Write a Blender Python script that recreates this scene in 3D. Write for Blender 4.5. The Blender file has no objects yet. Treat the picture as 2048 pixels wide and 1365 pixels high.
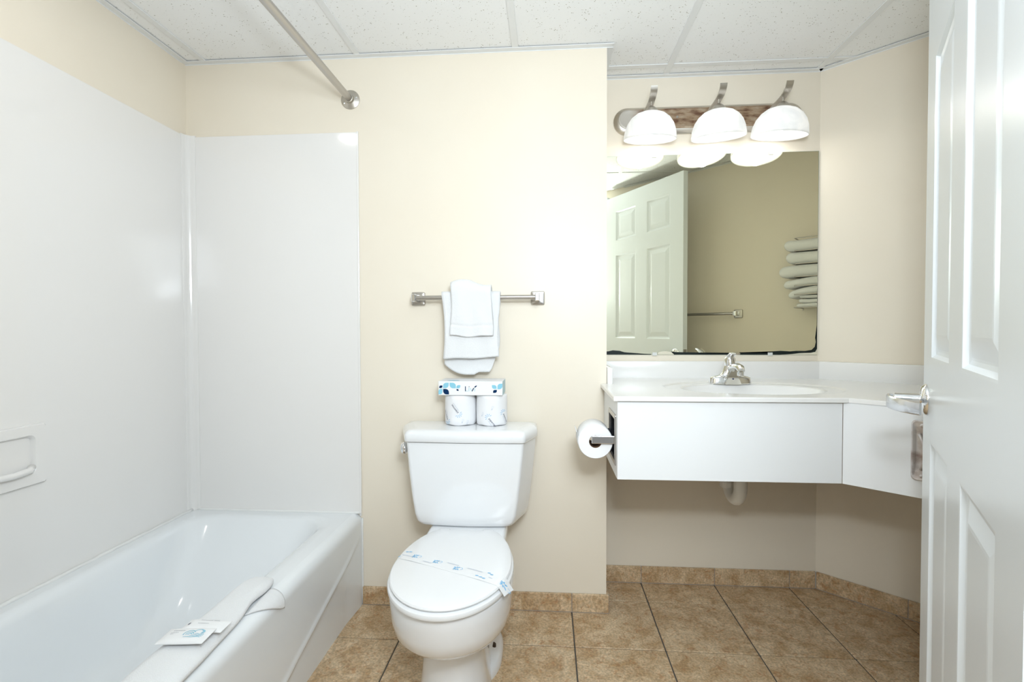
import bpy, bmesh, math, random
from mathutils import Vector, Matrix
random.seed(7)
SC = bpy.context.scene
COL = SC.collection
PI = math.pi

# ------------------------------------------------------------------ camera
F = 997.99
cd = bpy.data.cameras.new('camera'); cam = bpy.data.objects.new('camera', cd); COL.objects.link(cam)
cd.sensor_width = 36.0; cd.lens = F / 2048 * 36.0; cd.clip_start = 0.02
yaw, pit, rol = 0.07146, -0.02167, -0.00263
fw = Vector((-math.sin(yaw), math.cos(yaw), 0)); rt = Vector((math.cos(yaw), math.sin(yaw), 0)); up = Vector((0, 0, 1))
Fv = fw*math.cos(pit) + up*math.sin(pit); Uv = up*math.cos(pit) - fw*math.sin(pit)
Rv = rt*math.cos(rol) + Uv*math.sin(rol); U2 = Uv*math.cos(rol) - rt*math.sin(rol)
cam.matrix_world = Matrix(((Rv.x, U2.x, -Fv.x, 1.4434), (Rv.y, U2.y, -Fv.y, -1.9201), (Rv.z, U2.z, -Fv.z, 1.0894), (0, 0, 0, 1)))
SC.camera = cam

# ------------------------------------------------------------------ world, lights, exposure
SC.view_settings.view_transform = 'Standard'; SC.view_settings.look = 'None'
SC.view_settings.gamma = 1.0; SC.view_settings.use_curve_mapping = False
SC.view_settings.exposure = 0.02
w = bpy.data.worlds.new('world'); SC.world = w; w.use_nodes = True
w.node_tree.nodes['Background'].inputs[0].default_value = (0.93, 0.97, 1.0, 1)
w.node_tree.nodes['Background'].inputs[1].default_value = 0.35

def area(name, loc, target, sx, sy, power, col=(1, 1, 1), shape='RECTANGLE'):
    l = bpy.data.lights.new(name, 'AREA'); l.shape = shape; l.size = sx; l.size_y = sy
    l.energy = power; l.color = col
    o = bpy.data.objects.new(name, l); COL.objects.link(o); o.location = loc
    o.rotation_euler = (Vector(target) - Vector(loc)).to_track_quat('-Z', 'Y').to_euler()
    return o
HALL_POWER, FLASH_POWER, FRONT_POWER, CAN_POWER, BULB = 10.0, 14.5, 15.5, 0.5, 0.36
area('hallway_fill', (1.55, -2.95, 1.75), (1.30, 0.0, 0.85), 1.5, 1.2, HALL_POWER, (0.83, 0.925, 1.0))  # unseen soft area light added beyond the doorway to fill the room
area('bounced_flash', (1.56, -1.86, 1.42), (1.75, -0.70, 2.15), 0.22, 0.16, FLASH_POWER, (0.83, 0.925, 1.0))
area('camera_softbox', (1.62, -2.00, 1.66), (1.05, 0.0, 0.25), 0.55, 0.45, FRONT_POWER, (0.83, 0.925, 1.0))
area('shower_can_light', (0.36, -0.80, 2.146), (0.36, -0.80, 0.0), 0.12, 0.12, CAN_POWER, (1.0, 0.97, 0.92), 'DISK')

# ------------------------------------------------------------------ materials
def mat(name, col, rough=0.5, metal=0.0, coat=0.0, spec=0.5):
    m = bpy.data.materials.new(name); m.use_nodes = True
    b = m.node_tree.nodes['Principled BSDF']
    b.inputs['Base Color'].default_value = (*col, 1); b.inputs['Roughness'].default_value = rough
    b.inputs['Metallic'].default_value = metal; b.inputs['Coat Weight'].default_value = coat
    b.inputs['Coat Roughness'].default_value = 0.05
    b.inputs['Specular IOR Level'].default_value = spec
    return m
def nodes(m): return m.node_tree.nodes, m.node_tree.links, m.node_tree.nodes['Principled BSDF']
def add_bump(m, scale, strength, dist=0.002, detail=3, coord='Object', voro=False):
    N, L, b = nodes(m)
    tc = N.new('ShaderNodeTexCoord')
    t = N.new('ShaderNodeTexVoronoi' if voro else 'ShaderNodeTexNoise'); t.inputs['Scale'].default_value = scale
    if not voro: t.inputs['Detail'].default_value = detail
    L.new(tc.outputs[coord], t.inputs['Vector'])
    bp = N.new('ShaderNodeBump'); bp.inputs['Strength'].default_value = strength; bp.inputs['Distance'].default_value = dist
    L.new(t.outputs[0], bp.inputs['Height']); L.new(bp.outputs[0], b.inputs['Normal'])
def vary(m, c1, c2, scale, detail=4, lo=0.35, hi=0.65, coord='Object'):
    N, L, b = nodes(m)
    tc = N.new('ShaderNodeTexCoord'); t = N.new('ShaderNodeTexNoise'); t.inputs['Scale'].default_value = scale; t.inputs['Detail'].default_value = detail
    r = N.new('ShaderNodeValToRGB'); r.color_ramp.elements[0].position = lo; r.color_ramp.elements[1].position = hi
    r.color_ramp.elements[0].color = (*c1, 1); r.color_ramp.elements[1].color = (*c2, 1)
    L.new(tc.outputs[coord], t.inputs['Vector']); L.new(t.outputs[0], r.inputs[0]); L.new(r.outputs[0], b.inputs['Base Color'])
    return r

M = {}
M['wall'] = mat('wall_paint', (0.865, 0.79, 0.665), 0.42, spec=0.35); vary(M['wall'], (0.86, 0.782, 0.655), (0.87, 0.798, 0.675), 3.0); add_bump(M['wall'], 90, 0.05, 0.001)
M['panel'] = mat('shower_panel', (0.87, 0.85, 0.825), 0.10, coat=0.3)
M['porc'] = mat('porcelain', (0.87, 0.88, 0.89), 0.08, coat=0.6)
M['tub'] = mat('tub_enamel', (0.86, 0.885, 0.90), 0.13, coat=0.5)
M['seat'] = mat('toilet_seat_plastic', (0.88, 0.885, 0.89), 0.22)
M['count'] = mat('cultured_marble', (0.86, 0.85, 0.83), 0.2, coat=0.15)
M['apron'] = mat('vanity_laminate', (0.86, 0.87, 0.875), 0.35)
M['door'] = mat('door_paint', (0.81, 0.85, 0.88), 0.28); add_bump(M['door'], 60, 0.03, 0.001)
M['towel'] = mat('terry_cloth', (0.84, 0.845, 0.85), 0.95, spec=0.1); add_bump(M['towel'], 420, 0.5, 0.003, 2)
nN, nL, nb = nodes(M['towel']); nb.inputs['Sheen Weight'].default_value = 0.3
M['chrome'] = mat('chrome', (0.82, 0.83, 0.84), 0.07, 1.0)
M['steel'] = mat('brushed_steel', (0.50, 0.48, 0.455), 0.30, 1.0); add_bump(M['steel'], 300, 0.08, 0.0005)
M['nickel'] = mat('satin_nickel', (0.56, 0.53, 0.48), 0.34, 1.0)
M['satin'] = mat('satin_chrome', (0.70, 0.71, 0.73), 0.22, 1.0)
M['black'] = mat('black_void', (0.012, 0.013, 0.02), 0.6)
M['mirror'] = mat('mirror_silver', (0.965, 0.965, 0.80), 0.0, 1.0)
M['desilver'] = mat('desilvered_backing', (0.012, 0.018, 0.018), 0.35, spec=0.2)
M['beige'] = mat('exposed_backing', (0.72, 0.68, 0.55), 0.4)
M['glassedge'] = mat('glass_edge', (0.25, 0.36, 0.33), 0.15)
M['clip'] = mat('clear_clip', (0.7, 0.72, 0.7), 0.2, coat=0.5)
M['ctile'] = mat('ceiling_panel', (0.92, 0.925, 0.92), 0.9, spec=0.1)
M['tee'] = mat('ceiling_grid', (0.84, 0.85, 0.85), 0.45)
M['grout'] = mat('grout', (0.10, 0.095, 0.085), 0.9)
M['lgrout'] = mat('light_grout', (0.42, 0.38, 0.34), 0.9)
M['paper'] = mat('paper', (0.88, 0.88, 0.88), 0.85, spec=0.2)
M['card'] = mat('cardboard_tube', (0.20, 0.11, 0.06), 0.9)
M['wrap'] = mat('roll_wrapper', (0.87, 0.87, 0.88), 0.5); add_bump(M['wrap'], 25, 0.35, 0.004)
M['pvc'] = mat('pvc_pipe', (0.80, 0.78, 0.72), 0.35)
M['caulk'] = mat('caulk', (0.86, 0.86, 0.84), 0.5)
M['navy'] = mat('navy_print', (0.004, 0.030, 0.10), 0.7, spec=0.1)
M['aqua'] = mat('aqua_print', (0.28, 0.60, 0.74), 0.7, spec=0.1)
M['skyblue'] = mat('sky_blue_print', (0.20, 0.52, 0.82), 0.6)
M['lblue'] = mat('pale_blue_print', (0.22, 0.50, 0.76), 0.7)
M['pgrey'] = mat('grey_print', (0.50, 0.51, 0.53), 0.6)
M['dgrey'] = mat('dark_print', (0.05, 0.06, 0.12), 0.7)
M['faint'] = mat('faint_print', (0.66, 0.70, 0.76), 0.6)
M['boxside'] = mat('box_side_print', (0.50, 0.68, 0.74), 0.6)
# aged vanity light back plate : nickel worn through to rust brown
m = M['rust'] = mat('rusted_plate', (0.3, 0.2, 0.13), 0.5, 0.15)
N, L, b = nodes(m); tc = N.new('ShaderNodeTexCoord')
n1 = N.new('ShaderNodeTexNoise'); n1.inputs['Scale'].default_value = 60; n1.inputs['Detail'].default_value = 8
n2 = N.new('ShaderNodeTexNoise'); n2.inputs['Scale'].default_value = 3.2; n2.inputs['Detail'].default_value = 3
mp_ = N.new('ShaderNodeMapping'); mp_.inputs['Scale'].default_value = (0.35, 1, 1); L.new(tc.outputs['Object'], mp_.inputs['Vector'])
L.new(mp_.outputs[0], n1.inputs['Vector']); L.new(tc.outputs['Object'], n2.inputs['Vector'])
r1 = N.new('ShaderNodeValToRGB'); r1.color_ramp.elements[0].position = 0.34; r1.color_ramp.elements[0].color = (0.13, 0.06, 0.03, 1)
r1.color_ramp.elements[1].position = 0.66; r1.color_ramp.elements[1].color = (0.40, 0.32, 0.23, 1)
e = r1.color_ramp.elements.new(0.5); e.color = (0.30, 0.205, 0.125, 1)
sx_ = N.new('ShaderNodeSeparateXYZ'); L.new(tc.outputs['Object'], sx_.inputs[0])
wm = N.new('ShaderNodeMath'); wm.operation = 'MULTIPLY_ADD'; wm.inputs[1].default_value = 0.12; L.new(n2.outputs[0], wm.inputs[0]); L.new(sx_.outputs[0], wm.inputs[2])
wr = N.new('ShaderNodeMapRange'); wr.inputs[1].default_value = 1.845; wr.inputs[2].default_value = 1.905; L.new(wm.outputs[0], wr.inputs[0])
wx = N.new('ShaderNodeMix'); wx.data_type = 'RGBA'; wx.inputs[6].default_value = (0.50, 0.47, 0.42, 1); L.new(wr.outputs[0], wx.inputs[0])
L.new(n1.outputs[0], r1.inputs[0]); L.new(r1.outputs[0], wx.inputs[7]); L.new(wx.outputs[2], b.inputs['Base Color'])
# rusty metal plate
m = M['oldplate'] = mat('tarnished_plate', (0.5, 0.45, 0.42), 0.35, 0.45)
vary(m, (0.36, 0.28, 0.25), (0.72, 0.69, 0.68), 22, 6, 0.38, 0.6)
# ceiling panel pinholes and fissures
N, L, b = nodes(M['ctile']); tc = N.new('ShaderNodeTexCoord')
v = N.new('ShaderNodeTexVoronoi'); v.inputs['Scale'].default_value = 115; v.inputs['Randomness'].default_value = 1
nz = N.new('ShaderNodeTexNoise'); nz.inputs['Scale'].default_value = 60; nz.inputs['Detail'].default_value = 4
L.new(tc.outputs['Object'], v.inputs['Vector']); L.new(tc.outputs['Object'], nz.inputs['Vector'])
mul = N.new('ShaderNodeMath'); mul.operation = 'MULTIPLY'; L.new(v.outputs['Distance'], mul.inputs[0])
r0 = N.new('ShaderNodeMapRange'); r0.inputs[1].default_value = 0.38; r0.inputs[2].default_value = 0.62; r0.inputs[3].default_value = 3.2; r0.inputs[4].default_value = 0.9
L.new(nz.outputs[0], r0.inputs[0]); L.new(r0.outputs[0], mul.inputs[1])
r2 = N.new('ShaderNodeValToRGB'); r2.color_ramp.elements[0].position = 0.17; r2.color_ramp.elements[0].color = (0.48, 0.46, 0.40, 1)
r2.color_ramp.elements[1].position = 0.27; r2.color_ramp.elements[1].color = (0.94, 0.945, 0.94, 1)
L.new(mul.outputs[0], r2.inputs[0]); L.new(r2.outputs[0], b.inputs['Base Color'])
bp = N.new('ShaderNodeBump'); bp.inputs['Strength'].default_value = 0.5; bp.inputs['Distance'].default_value = 0.003
L.new(mul.outputs[0], bp.inputs['Height'])
# floor tile stone look
m = M['tile'] = mat('ceramic_tile', (0.5, 0.35, 0.2), 0.38, spec=0.4)
N, L, b = nodes(m)
geo = N.new('ShaderNodeNewGeometry'); oi = N.new('ShaderNodeObjectInfo')
sc_ = N.new('ShaderNodeVectorMath'); sc_.operation = 'SCALE'; sc_.inputs[0].default_value = (17, 31, 7)
L.new(oi.outputs['Random'], sc_.inputs['Scale'])
ad = N.new('ShaderNodeVectorMath'); ad.operation = 'ADD'; L.new(geo.outputs['Position'], ad.inputs[0]); L.new(sc_.outputs[0], ad.inputs[1])
a1 = N.new('ShaderNodeTexNoise'); a1.inputs['Scale'].default_value = 15; a1.inputs['Detail'].default_value = 9; a1.inputs['Roughness'].default_value = 0.68; a1.inputs['Distortion'].default_value = 0.6
a2 = N.new('ShaderNodeTexNoise'); a2.inputs['Scale'].default_value = 150; a2.inputs['Detail'].default_value = 5
a3 = N.new('ShaderNodeTexNoise'); a3.inputs['Scale'].default_value = 38; a3.inputs['Detail'].default_value = 10; a3.inputs['Distortion'].default_value = 1.4
for a in (a1, a2, a3): L.new(ad.outputs[0], a.inputs['Vector'])
ra = N.new('ShaderNodeValToRGB'); ra.color_ramp.elements[0].position = 0.38; ra.color_ramp.elements[0].color = (0.50, 0.33, 0.175, 1)
ra.color_ramp.elements[1].position = 0.62; ra.color_ramp.elements[1].color = (0.74, 0.575, 0.38, 1)
L.new(a1.outputs[0], ra.inputs[0])
rc = N.new('ShaderNodeValToRGB'); rc.color_ramp.elements[0].position = 0.56; rc.color_ramp.elements[0].color = (0, 0, 0, 1); rc.color_ramp.elements[1].position = 0.66; rc.color_ramp.elements[1].color = (1, 1, 1, 1)
L.new(a3.outputs[0], rc.inputs[0])
mx = N.new('ShaderNodeMix'); mx.data_type = 'RGBA'; mx.inputs[7].default_value = (0.46, 0.22, 0.09, 1)
mf = N.new('ShaderNodeMath'); mf.operation = 'MULTIPLY'; mf.inputs[1].default_value = 0.55; L.new(rc.outputs[0], mf.inputs[0])
L.new(mf.outputs[0], mx.inputs[0]); L.new(ra.outputs[0], mx.inputs[6])
mx2 = N.new('ShaderNodeMix'); mx2.data_type = 'RGBA'; mx2.blend_type = 'MULTIPLY'; mx2.inputs[0].default_value = 1.0
rd = N.new('ShaderNodeMapRange'); rd.inputs[1].default_value = 0.35; rd.inputs[2].default_value = 0.65; rd.inputs[3].default_value = 0.74; rd.inputs[4].default_value = 1.14
L.new(a2.outputs[0], rd.inputs[0]); L.new(mx.outputs[2], mx2.inputs[6]); L.new(rd.outputs[0], mx2.inputs[7]); L.new(mx2.outputs[2], b.inputs['Base Color'])
# alabaster glass shade (diffuse + translucent + gloss)
m = M['shade'] = bpy.data.materials.new('alabaster_glass'); m.use_nodes = True
N = m.node_tree.nodes; L = m.node_tree.links; N.remove(N['Principled BSDF']); out = N['Material Output']
df = N.new('ShaderNodeBsdfDiffuse'); tr = N.new('ShaderNodeBsdfTranslucent'); gl = N.new('ShaderNodeBsdfGlossy'); gl.inputs['Roughness'].default_value = 0.12
tc = N.new('ShaderNodeTexCoord'); nz = N.new('ShaderNodeTexNoise'); nz.inputs['Scale'].default_value = 14; nz.inputs['Detail'].default_value = 4; nz.inputs['Distortion'].default_value = 1.5
rr = N.new('ShaderNodeValToRGB'); rr.color_ramp.elements[0].color = (0.88, 0.89, 0.90, 1); rr.color_ramp.elements[1].color = (0.97, 0.97, 0.97, 1); rr.color_ramp.elements[0].position = .35; rr.color_ramp.elements[1].position = .6
L.new(tc.outputs['Object'], nz.inputs['Vector']); L.new(nz.outputs[0], rr.inputs[0])
L.new(rr.outputs[0], df.inputs[0]); L.new(rr.outputs[0], tr.inputs[0])
ma = N.new('ShaderNodeMixShader'); ma.inputs[0].default_value = 0.45; L.new(df.outputs[0], ma.inputs[1]); L.new(tr.outputs[0], ma.inputs[2])
mb = N.new('ShaderNodeMixShader'); mb.inputs[0].default_value = 0.06; L.new(ma.outputs[0], mb.inputs[1]); L.new(gl.outputs[0], mb.inputs[2]); L.new(mb.outputs[0], out.inputs[0])
def emis(name, col, s):
    m = bpy.data.materials.new(name); m.use_nodes = True; b = m.node_tree.nodes['Principled BSDF']
    b.inputs['Base Color'].default_value = (0.9, 0.9, 0.9, 1); b.inputs['Emission Color'].default_value = (*col, 1); b.inputs['Emission Strength'].default_value = s
    return m
M['bulb'] = emis('lit_bulb', (1.0, 0.985, 0.96), 4.5)
M['lens'] = emis('lit_lens', (1.0, 0.97, 0.93), 4.0)

# ------------------------------------------------------------------ helpers
def link(name, bm, material, parent=None, smooth=False, angle=None):
    me = bpy.data.meshes.new(name); bmesh.ops.recalc_face_normals(bm, faces=bm.faces[:]); bm.to_mesh(me); bm.free()
    o = bpy.data.objects.new(name, me); COL.objects.link(o)
    if material: me.materials.append(M[material] if isinstance(material, str) else material)
    if smooth:
        me.shade_smooth()
        if angle: me.set_sharp_from_angle(angle=math.radians(angle))
    if parent: o.parent = parent
    return o
def tag(o, label, cat=None, group=None, kind=None):
    o['label'] = label
    if cat: o['category'] = cat
    if group: o['group'] = group
    if kind: o['kind'] = kind
    return o
def empty(name, label, cat, group=None, loc=(0, 0, 0), kind=None):
    o = bpy.data.objects.new(name, None); COL.objects.link(o); o.location = loc; o.empty_display_size = .05
    return tag(o, label, cat, group, kind)
def box(bm, x0, x1, y0, y1, z0, z1, bev=0.0, seg=2, mtx=None):
    r = bmesh.ops.create_cube(bm, size=1.0); vs = r['verts']
    for v in vs: v.co = Vector(((x0+x1)/2 + v.co.x*(x1-x0), (y0+y1)/2 + v.co.y*(y1-y0), (z0+z1)/2 + v.co.z*(z1-z0)))
    if bev > 0:
        es = list({e for v in vs for e in v.link_edges})
        r = bmesh.ops.bevel(bm, geom=es, offset=bev, segments=seg, affect='EDGES', profile=0.5)
        vs = list({v for f in r['faces'] for v in f.verts} | {v for v in vs if v.is_valid})
    if mtx:
        for v in vs: v.co = mtx @ v.co
    return vs
def prism(bm, pts, z0, z1):
    a = [bm.verts.new((x, y, z0)) for x, y in pts]; b_ = [bm.verts.new((x, y, z1)) for x, y in pts]; n = len(pts)
    bm.faces.new(a[::-1]); bm.faces.new(b_)
    for i in range(n): bm.faces.new((a[i], a[(i+1) % n], b_[(i+1) % n], b_[i]))
def loft(bm, loops, cap0=True, cap1=True):
    R = [[bm.verts.new(p) for p in lp] for lp in loops]; n = len(R[0])
    for i in range(len(R)-1):
        for j in range(n): bm.faces.new((R[i][j], R[i][(j+1) % n], R[i+1][(j+1) % n], R[i+1][j]))
    if cap0: bm.faces.new(R[0][::-1])
    if cap1: bm.faces.new(R[-1])
    return R
def tube(bm, pts, r, n=16, cap=True, flat=1.0):
    pts = [Vector(p) for p in pts]; loops = []; prev = None
    for i, p in enumerate(pts):
        t = (pts[min(i+1, len(pts)-1)] - pts[max(i-1, 0)]).normalized()
        if prev is None:
            a = Vector((0, 0, 1)) if abs(t.z) < 0.9 else Vector((1, 0, 0)); u = t.cross(a).normalized()
        else: u = (prev - t*prev.dot(t)).normalized()
        prev = u; v_ = t.cross(u); rr = r[i] if isinstance(r, (list, tuple)) else r
        loops.append([p + u*(rr*math.cos(2*PI*k/n)) + v_*(rr*flat*math.sin(2*PI*k/n)) for k in range(n)])
    loft(bm, loops, cap, cap)
def lathe(bm, prof, n=32, mtx=None, cap0=False, cap1=False):
    loops = []
    for r, z in prof:
        lp = [Vector((r*math.cos(2*PI*k/n), r*math.sin(2*PI*k/n), z)) for k in range(n)]
        loops.append([mtx @ p for p in lp] if mtx else lp)
    loft(bm, loops, cap0, cap1)
def rrect(x0, x1, y0, y1, r, z, n=8):
    pts = []
    for cx, cy, a0 in ((x1-r, y1-r, 0), (x0+r, y1-r, 90), (x0+r, y0+r, 180), (x1-r, y0+r, 270)):
        for k in range(n+1):
            a = math.radians(a0 + 90*k/n); pts.append(Vector((cx + r*math.cos(a), cy + r*math.sin(a), z)))
    return pts
def ax(axis, loc):   # matrix carrying local z to axis, at loc
    q = Vector(axis).to_track_quat('Z', 'Y'); return Matrix.Translation(loc) @ q.to_matrix().to_4x4()
def wallmtx(p, d):   # local x along d, local y = left normal of d, z up
    d = Vector((d[0], d[1], 0)).normalized(); n = Vector((-d.y, d.x, 0))
    return Matrix(((d.x, n.x, 0, p[0]), (d.y, n.y, 0, p[1]), (0, 0, 1, 0), (0, 0, 0, 1)))
def isect(p, d, q, e):
    den = d[0]*e[1] - d[1]*e[0]; t = ((q[0]-p[0])*e[1] - (q[1]-p[1])*e[0]) / den
    return (p[0] + d[0]*t, p[1] + d[1]*t)
def text_polys(s, size, extrude=0.0):
    c = bpy.data.curves.new('t', 'FONT'); c.body = s; c.size = size; c.extrude = extrude; c.align_x = 'CENTER'; c.align_y = 'CENTER'; c.resolution_u = 3
    o = bpy.data.objects.new('t', c); COL.objects.link(o); bpy.context.view_layer.update()
    me = bpy.data.meshes.new_from_object(o.evaluated_get(bpy.context.evaluated_depsgraph_get()))
    vs = [v.co.copy() for v in me.vertices]; fs = [tuple(p.vertices) for p in me.polygons]
    bpy.data.objects.remove(o); bpy.data.curves.remove(c); bpy.data.meshes.remove(me)
    return vs, fs
def add_polys(bm, vs, fs, fn):
    V = [bm.verts.new(fn(v)) for v in vs]
    for f in fs:
        try: bm.faces.new([V[i] for i in f])
        except ValueError: pass
def petal(cx, cy, ang, l0, l1, wd, n=5):
    d = Vector((math.cos(ang), math.sin(ang))); s = Vector((-d.y, d.x)); pts = []
    for k in range(n+1):
        t = k/n; pts.append(Vector((cx, cy)) + d*(l0+(l1-l0)*t) + s*(wd*math.sin(PI*(0.12+0.76*t))))
    for k in range(n, -1, -1):
        t = k/n; pts.append(Vector((cx, cy)) + d*(l0+(l1-l0)*t) - s*(wd*math.sin(PI*(0.12+0.76*t))))
    return pts
def flat_poly(bm, pts, fn): bm.faces.new([bm.verts.new(fn(Vector((p[0], p[1], 0)))) for p in pts])
def arc_strip(cx, cy, r0, r1, a0, a1, n=8):
    o_ = [(cx + r1*math.cos(a0+(a1-a0)*k/n), cy + r1*math.sin(a0+(a1-a0)*k/n)) for k in range(n+1)]
    i_ = [(cx + r0*math.cos(a0+(a1-a0)*k/n), cy + r0*math.sin(a0+(a1-a0)*k/n)) for k in range(n, -1, -1)]
    return o_ + i_
def struct(name, bm, material, label, **k):
    o = link(name, bm, material, **k); o['kind'] = 'structure'; o['label'] = label; return o

# ------------------------------------------------------------------ room constants
H = 2.154; W1 = 1.667; D = 0.244; WR = 2.5662
da = 0.7379; DR = (math.cos(da), -math.sin(da)); PR = (WR, D)            # angled right wall
DE = (0.760, 0.649); PE = (2.40, -1.08)                                 # entry wall (faces the mirror)
CORN = isect(PR, DR, PE, DE)                                             # corner right wall / entry wall
G = 0.3075; GX, GY = 1.5352, 0.0898                                      # tile grid
DOORP = (2.276, -0.752); DD = (-0.500, -0.866)                           # door free edge, direction to hinge
DW = 0.78; HINGE = (DOORP[0]+DD[0]*DW, DOORP[1]+DD[1]*DW)
jam = isect(HINGE, (-DE[1], DE[0]), PE, DE)                              # hinge foot on entry wall
J0 = jam; J1 = (jam[0]-DE[0]*0.88, jam[1]-DE[1]*0.88)                     # doorway from J1 to J0

# ------------------------------------------------------------------ structure: walls
bm = bmesh.new(); box(bm, -0.12, W1, 0.0, 0.40, 0, H+0.15)
struct('wall_back', bm, 'wall', 'cream painted wall behind the toilet and tub end')
bm = bmesh.new(); box(bm, W1, WR+0.15, D, 0.40, 0, H+0.15)
struct('wall_alcove', bm, 'wall', 'cream wall of the vanity recess behind the mirror')
bm = bmesh.new(); mt = wallmtx(PR, DR); box(bm, -0.02, 1.15, 0, 0.10, 0, H+0.15, mtx=mt)
struct('wall_right', bm, 'wall', 'cream angled wall to the right of the mirror')
bm = bmesh.new()
hy0, hy1, hz0, hz1 = -0.775, -0.627, 0.690, 0.806
box(bm, -0.12, -0.05, -1.72, 0.0, 0, H+0.15)
for a in ((-1.72, hy0, 0, H+0.15), (hy1, 0.0, 0, H+0.15), (hy0, hy1, 0, hz0), (hy0, hy1, hz1, H+0.15)): box(bm, -0.05, 0.0, *a)
struct('wall_left', bm, 'wall', 'cream wall along the left side of the bathtub')
bm = bmesh.new(); mt = wallmtx(J0, DE); Ls = math.hypot(CORN[0]-J0[0], CORN[1]-J0[1])
box(bm, 0, Ls+0.05, -0.10, 0, 0, H+0.15, mtx=mt)
box(bm, -0.88, 0, -0.10, 0, 2.09, H+0.15, mtx=mt)
struct('wall_entry', bm, 'wall', 'cream wall facing the mirror behind the open door')
bm = bmesh.new(); prism(bm, [(-0.12, -1.60), (0.84, -1.60), (0.84, J1[1]), J1, (J1[0]+0.06, J1[1]-0.08), (0.74, J1[1]-0.12), (0.74, -1.72), (-0.12, -1.72)], 0, H+0.15)
struct('wall_front', bm, 'wall', 'cream wall at the near end of the tub')

# floor slab (grout) with tiles
bm = bmesh.new(); box(bm, 0.0, 3.35, -2.35, 0.30, -0.05, -0.0035)
floor = struct('floor', bm, 'grout', 'brown ceramic tile floor with dark grout')
def tile(parent, x0, x1, y0, y1, z0=-0.02, z1=0.0, mtx=None):
    bm = bmesh.new(); box(bm, x0, x1, y0, y1, z0, z1, 0.0018, 1, mtx); return link('tile', bm, 'tile', parent)
g = 0.0022
for i in range(-3, 6):
    for j in range(-1, 8):
        x0 = max(GX+G*i+g, 0.64); x1 = min(GX+G*(i+1)-g, 3.3); y1 = min(GY-G*j-g, 0.25); y0 = max(GY-G*(j+1)+g, -2.3)
        if x1-x0 > 0.02 and y1-y0 > 0.02: tile(floor, x0, x1, y0, y1)

# tile baseboards
BH, BT = 0.0729, 0.010
def baseboard(name, p, d, length, joints, label, start=0.0):
    mt = wallmtx(p, d)
    bm = bmesh.new(); box(bm, start, length, -BT+0.003, 0.0, 0.0, BH-0.001, mtx=mt)
    base = struct(name, bm, 'lgrout', label)
    xs = [start] + list(joints) + [length]
    for a, b_ in zip(xs[:-1], xs[1:]):
        tile(base, a+0.0012, b_-0.0012, -BT, -0.0005, 0.003, BH, mtx=mt)
baseboard('baseboard_back', (0.709, 0), (1, 0), W1+BT-0.709, [GX-2*G-0.709, GX-G-0.709, GX-0.709], 'brown tile baseboard behind the toilet')
baseboard('baseboard_alcove', (W1, D), (1, 0), WR-W1-0.004, [GX+G-W1, GX+2*G-W1, GX+3*G-W1], 'brown tile baseboard under the vanity')
baseboard('baseboard_right', PR, DR, 0.85, [0.31, 0.62], 'brown tile baseboard on the angled wall', start=0.004)
bm = bmesh.new(); box(bm, W1, W1+BT, 0.0, D-BT, 0.002, BH, 0.001, 1)
struct('baseboard_side', bm, 'tile', 'brown tile baseboard on the recess side')

# ceiling: slab, lay-in panels, tees, wall angles
TX = [-0.52, 0.0888, 0.7103, 1.322, 1.936, 2.552, 3.16]; TY = [0.155, -0.455, -1.065, -1.675]
bm = bmesh.new(); box(bm, -0.1, 3.4, -2.3, 0.40, H+0.035, H+0.06)
ceil = struct('ceiling', bm, 'ctile', 'white suspended ceiling with speckled lay-in panels')
ys = [0.40] + TY + [-2.29]
for i in range(len(TX)-1):
    for j in range(len(ys)-1):
        x0, x1, y0, y1 = max(TX[i], -0.11), TX[i+1], ys[j+1], ys[j]
        bm = bmesh.new()
        box(bm, x0+0.003, x1-0.003, y0+0.003, y1-0.003, H+0.004, H+0.018, 0.001, 1)
        link('ceiling_panel', bm, 'ctile', ceil)
def tee(x0, x1, y0, y1):
    bm = bmesh.new(); box(bm, x0, x1, y0, y1, H, H+0.0035, 0.0005, 1); link('grid_tee', bm, 'tee', ceil)
for x in TX[1:]:
    tee(x-0.012, x+0.012, -2.28, (0.0 if x < W1 else D))
for y in TY:
    for i in range(len(TX)-1):
        if y > 0 and TX[i+1] < W1: continue
        tee(max(TX[i], -0.0)+0.012 if not (y > 0 and TX[i] < W1) else W1, TX[i+1]-0.012, y-0.012, y+0.012)
def angle_trim(p, d, l, s=0.0):
    bm = bmesh.new(); mt = wallmtx(p, d)
    box(bm, s, l, -0.024, 0.0, H-0.0015, H+0.001, mtx=mt); box(bm, s, l, -0.0012, 0.0, H-0.004, H+0.02, mtx=mt)
    link('wall_angle', bm, 'tee', ceil)
angle_trim((0, 0), (1, 0), W1+0.024)
angle_trim((W1, 0), (0, 1), D, 0.0)
angle_trim((W1, D), (1, 0), WR-W1, 0.024)
angle_trim(PR, DR, 0.9, 0.0005)
angle_trim((0, -1.6), (0, 1), 1.6-0.024)
angle_trim(CORN, (-DE[0], -DE[1]), 1.6)

# hallway floor outside the doorway (behind the camera)
bm = bmesh.new(); box(bm, 0.0, 3.4, -4.2, -2.352, -0.05, -0.004)
struct('floor_hallway', bm, mat('hall_carpet', (0.42, 0.38, 0.33), 0.95), 'plain hallway floor outside the doorway')

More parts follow.
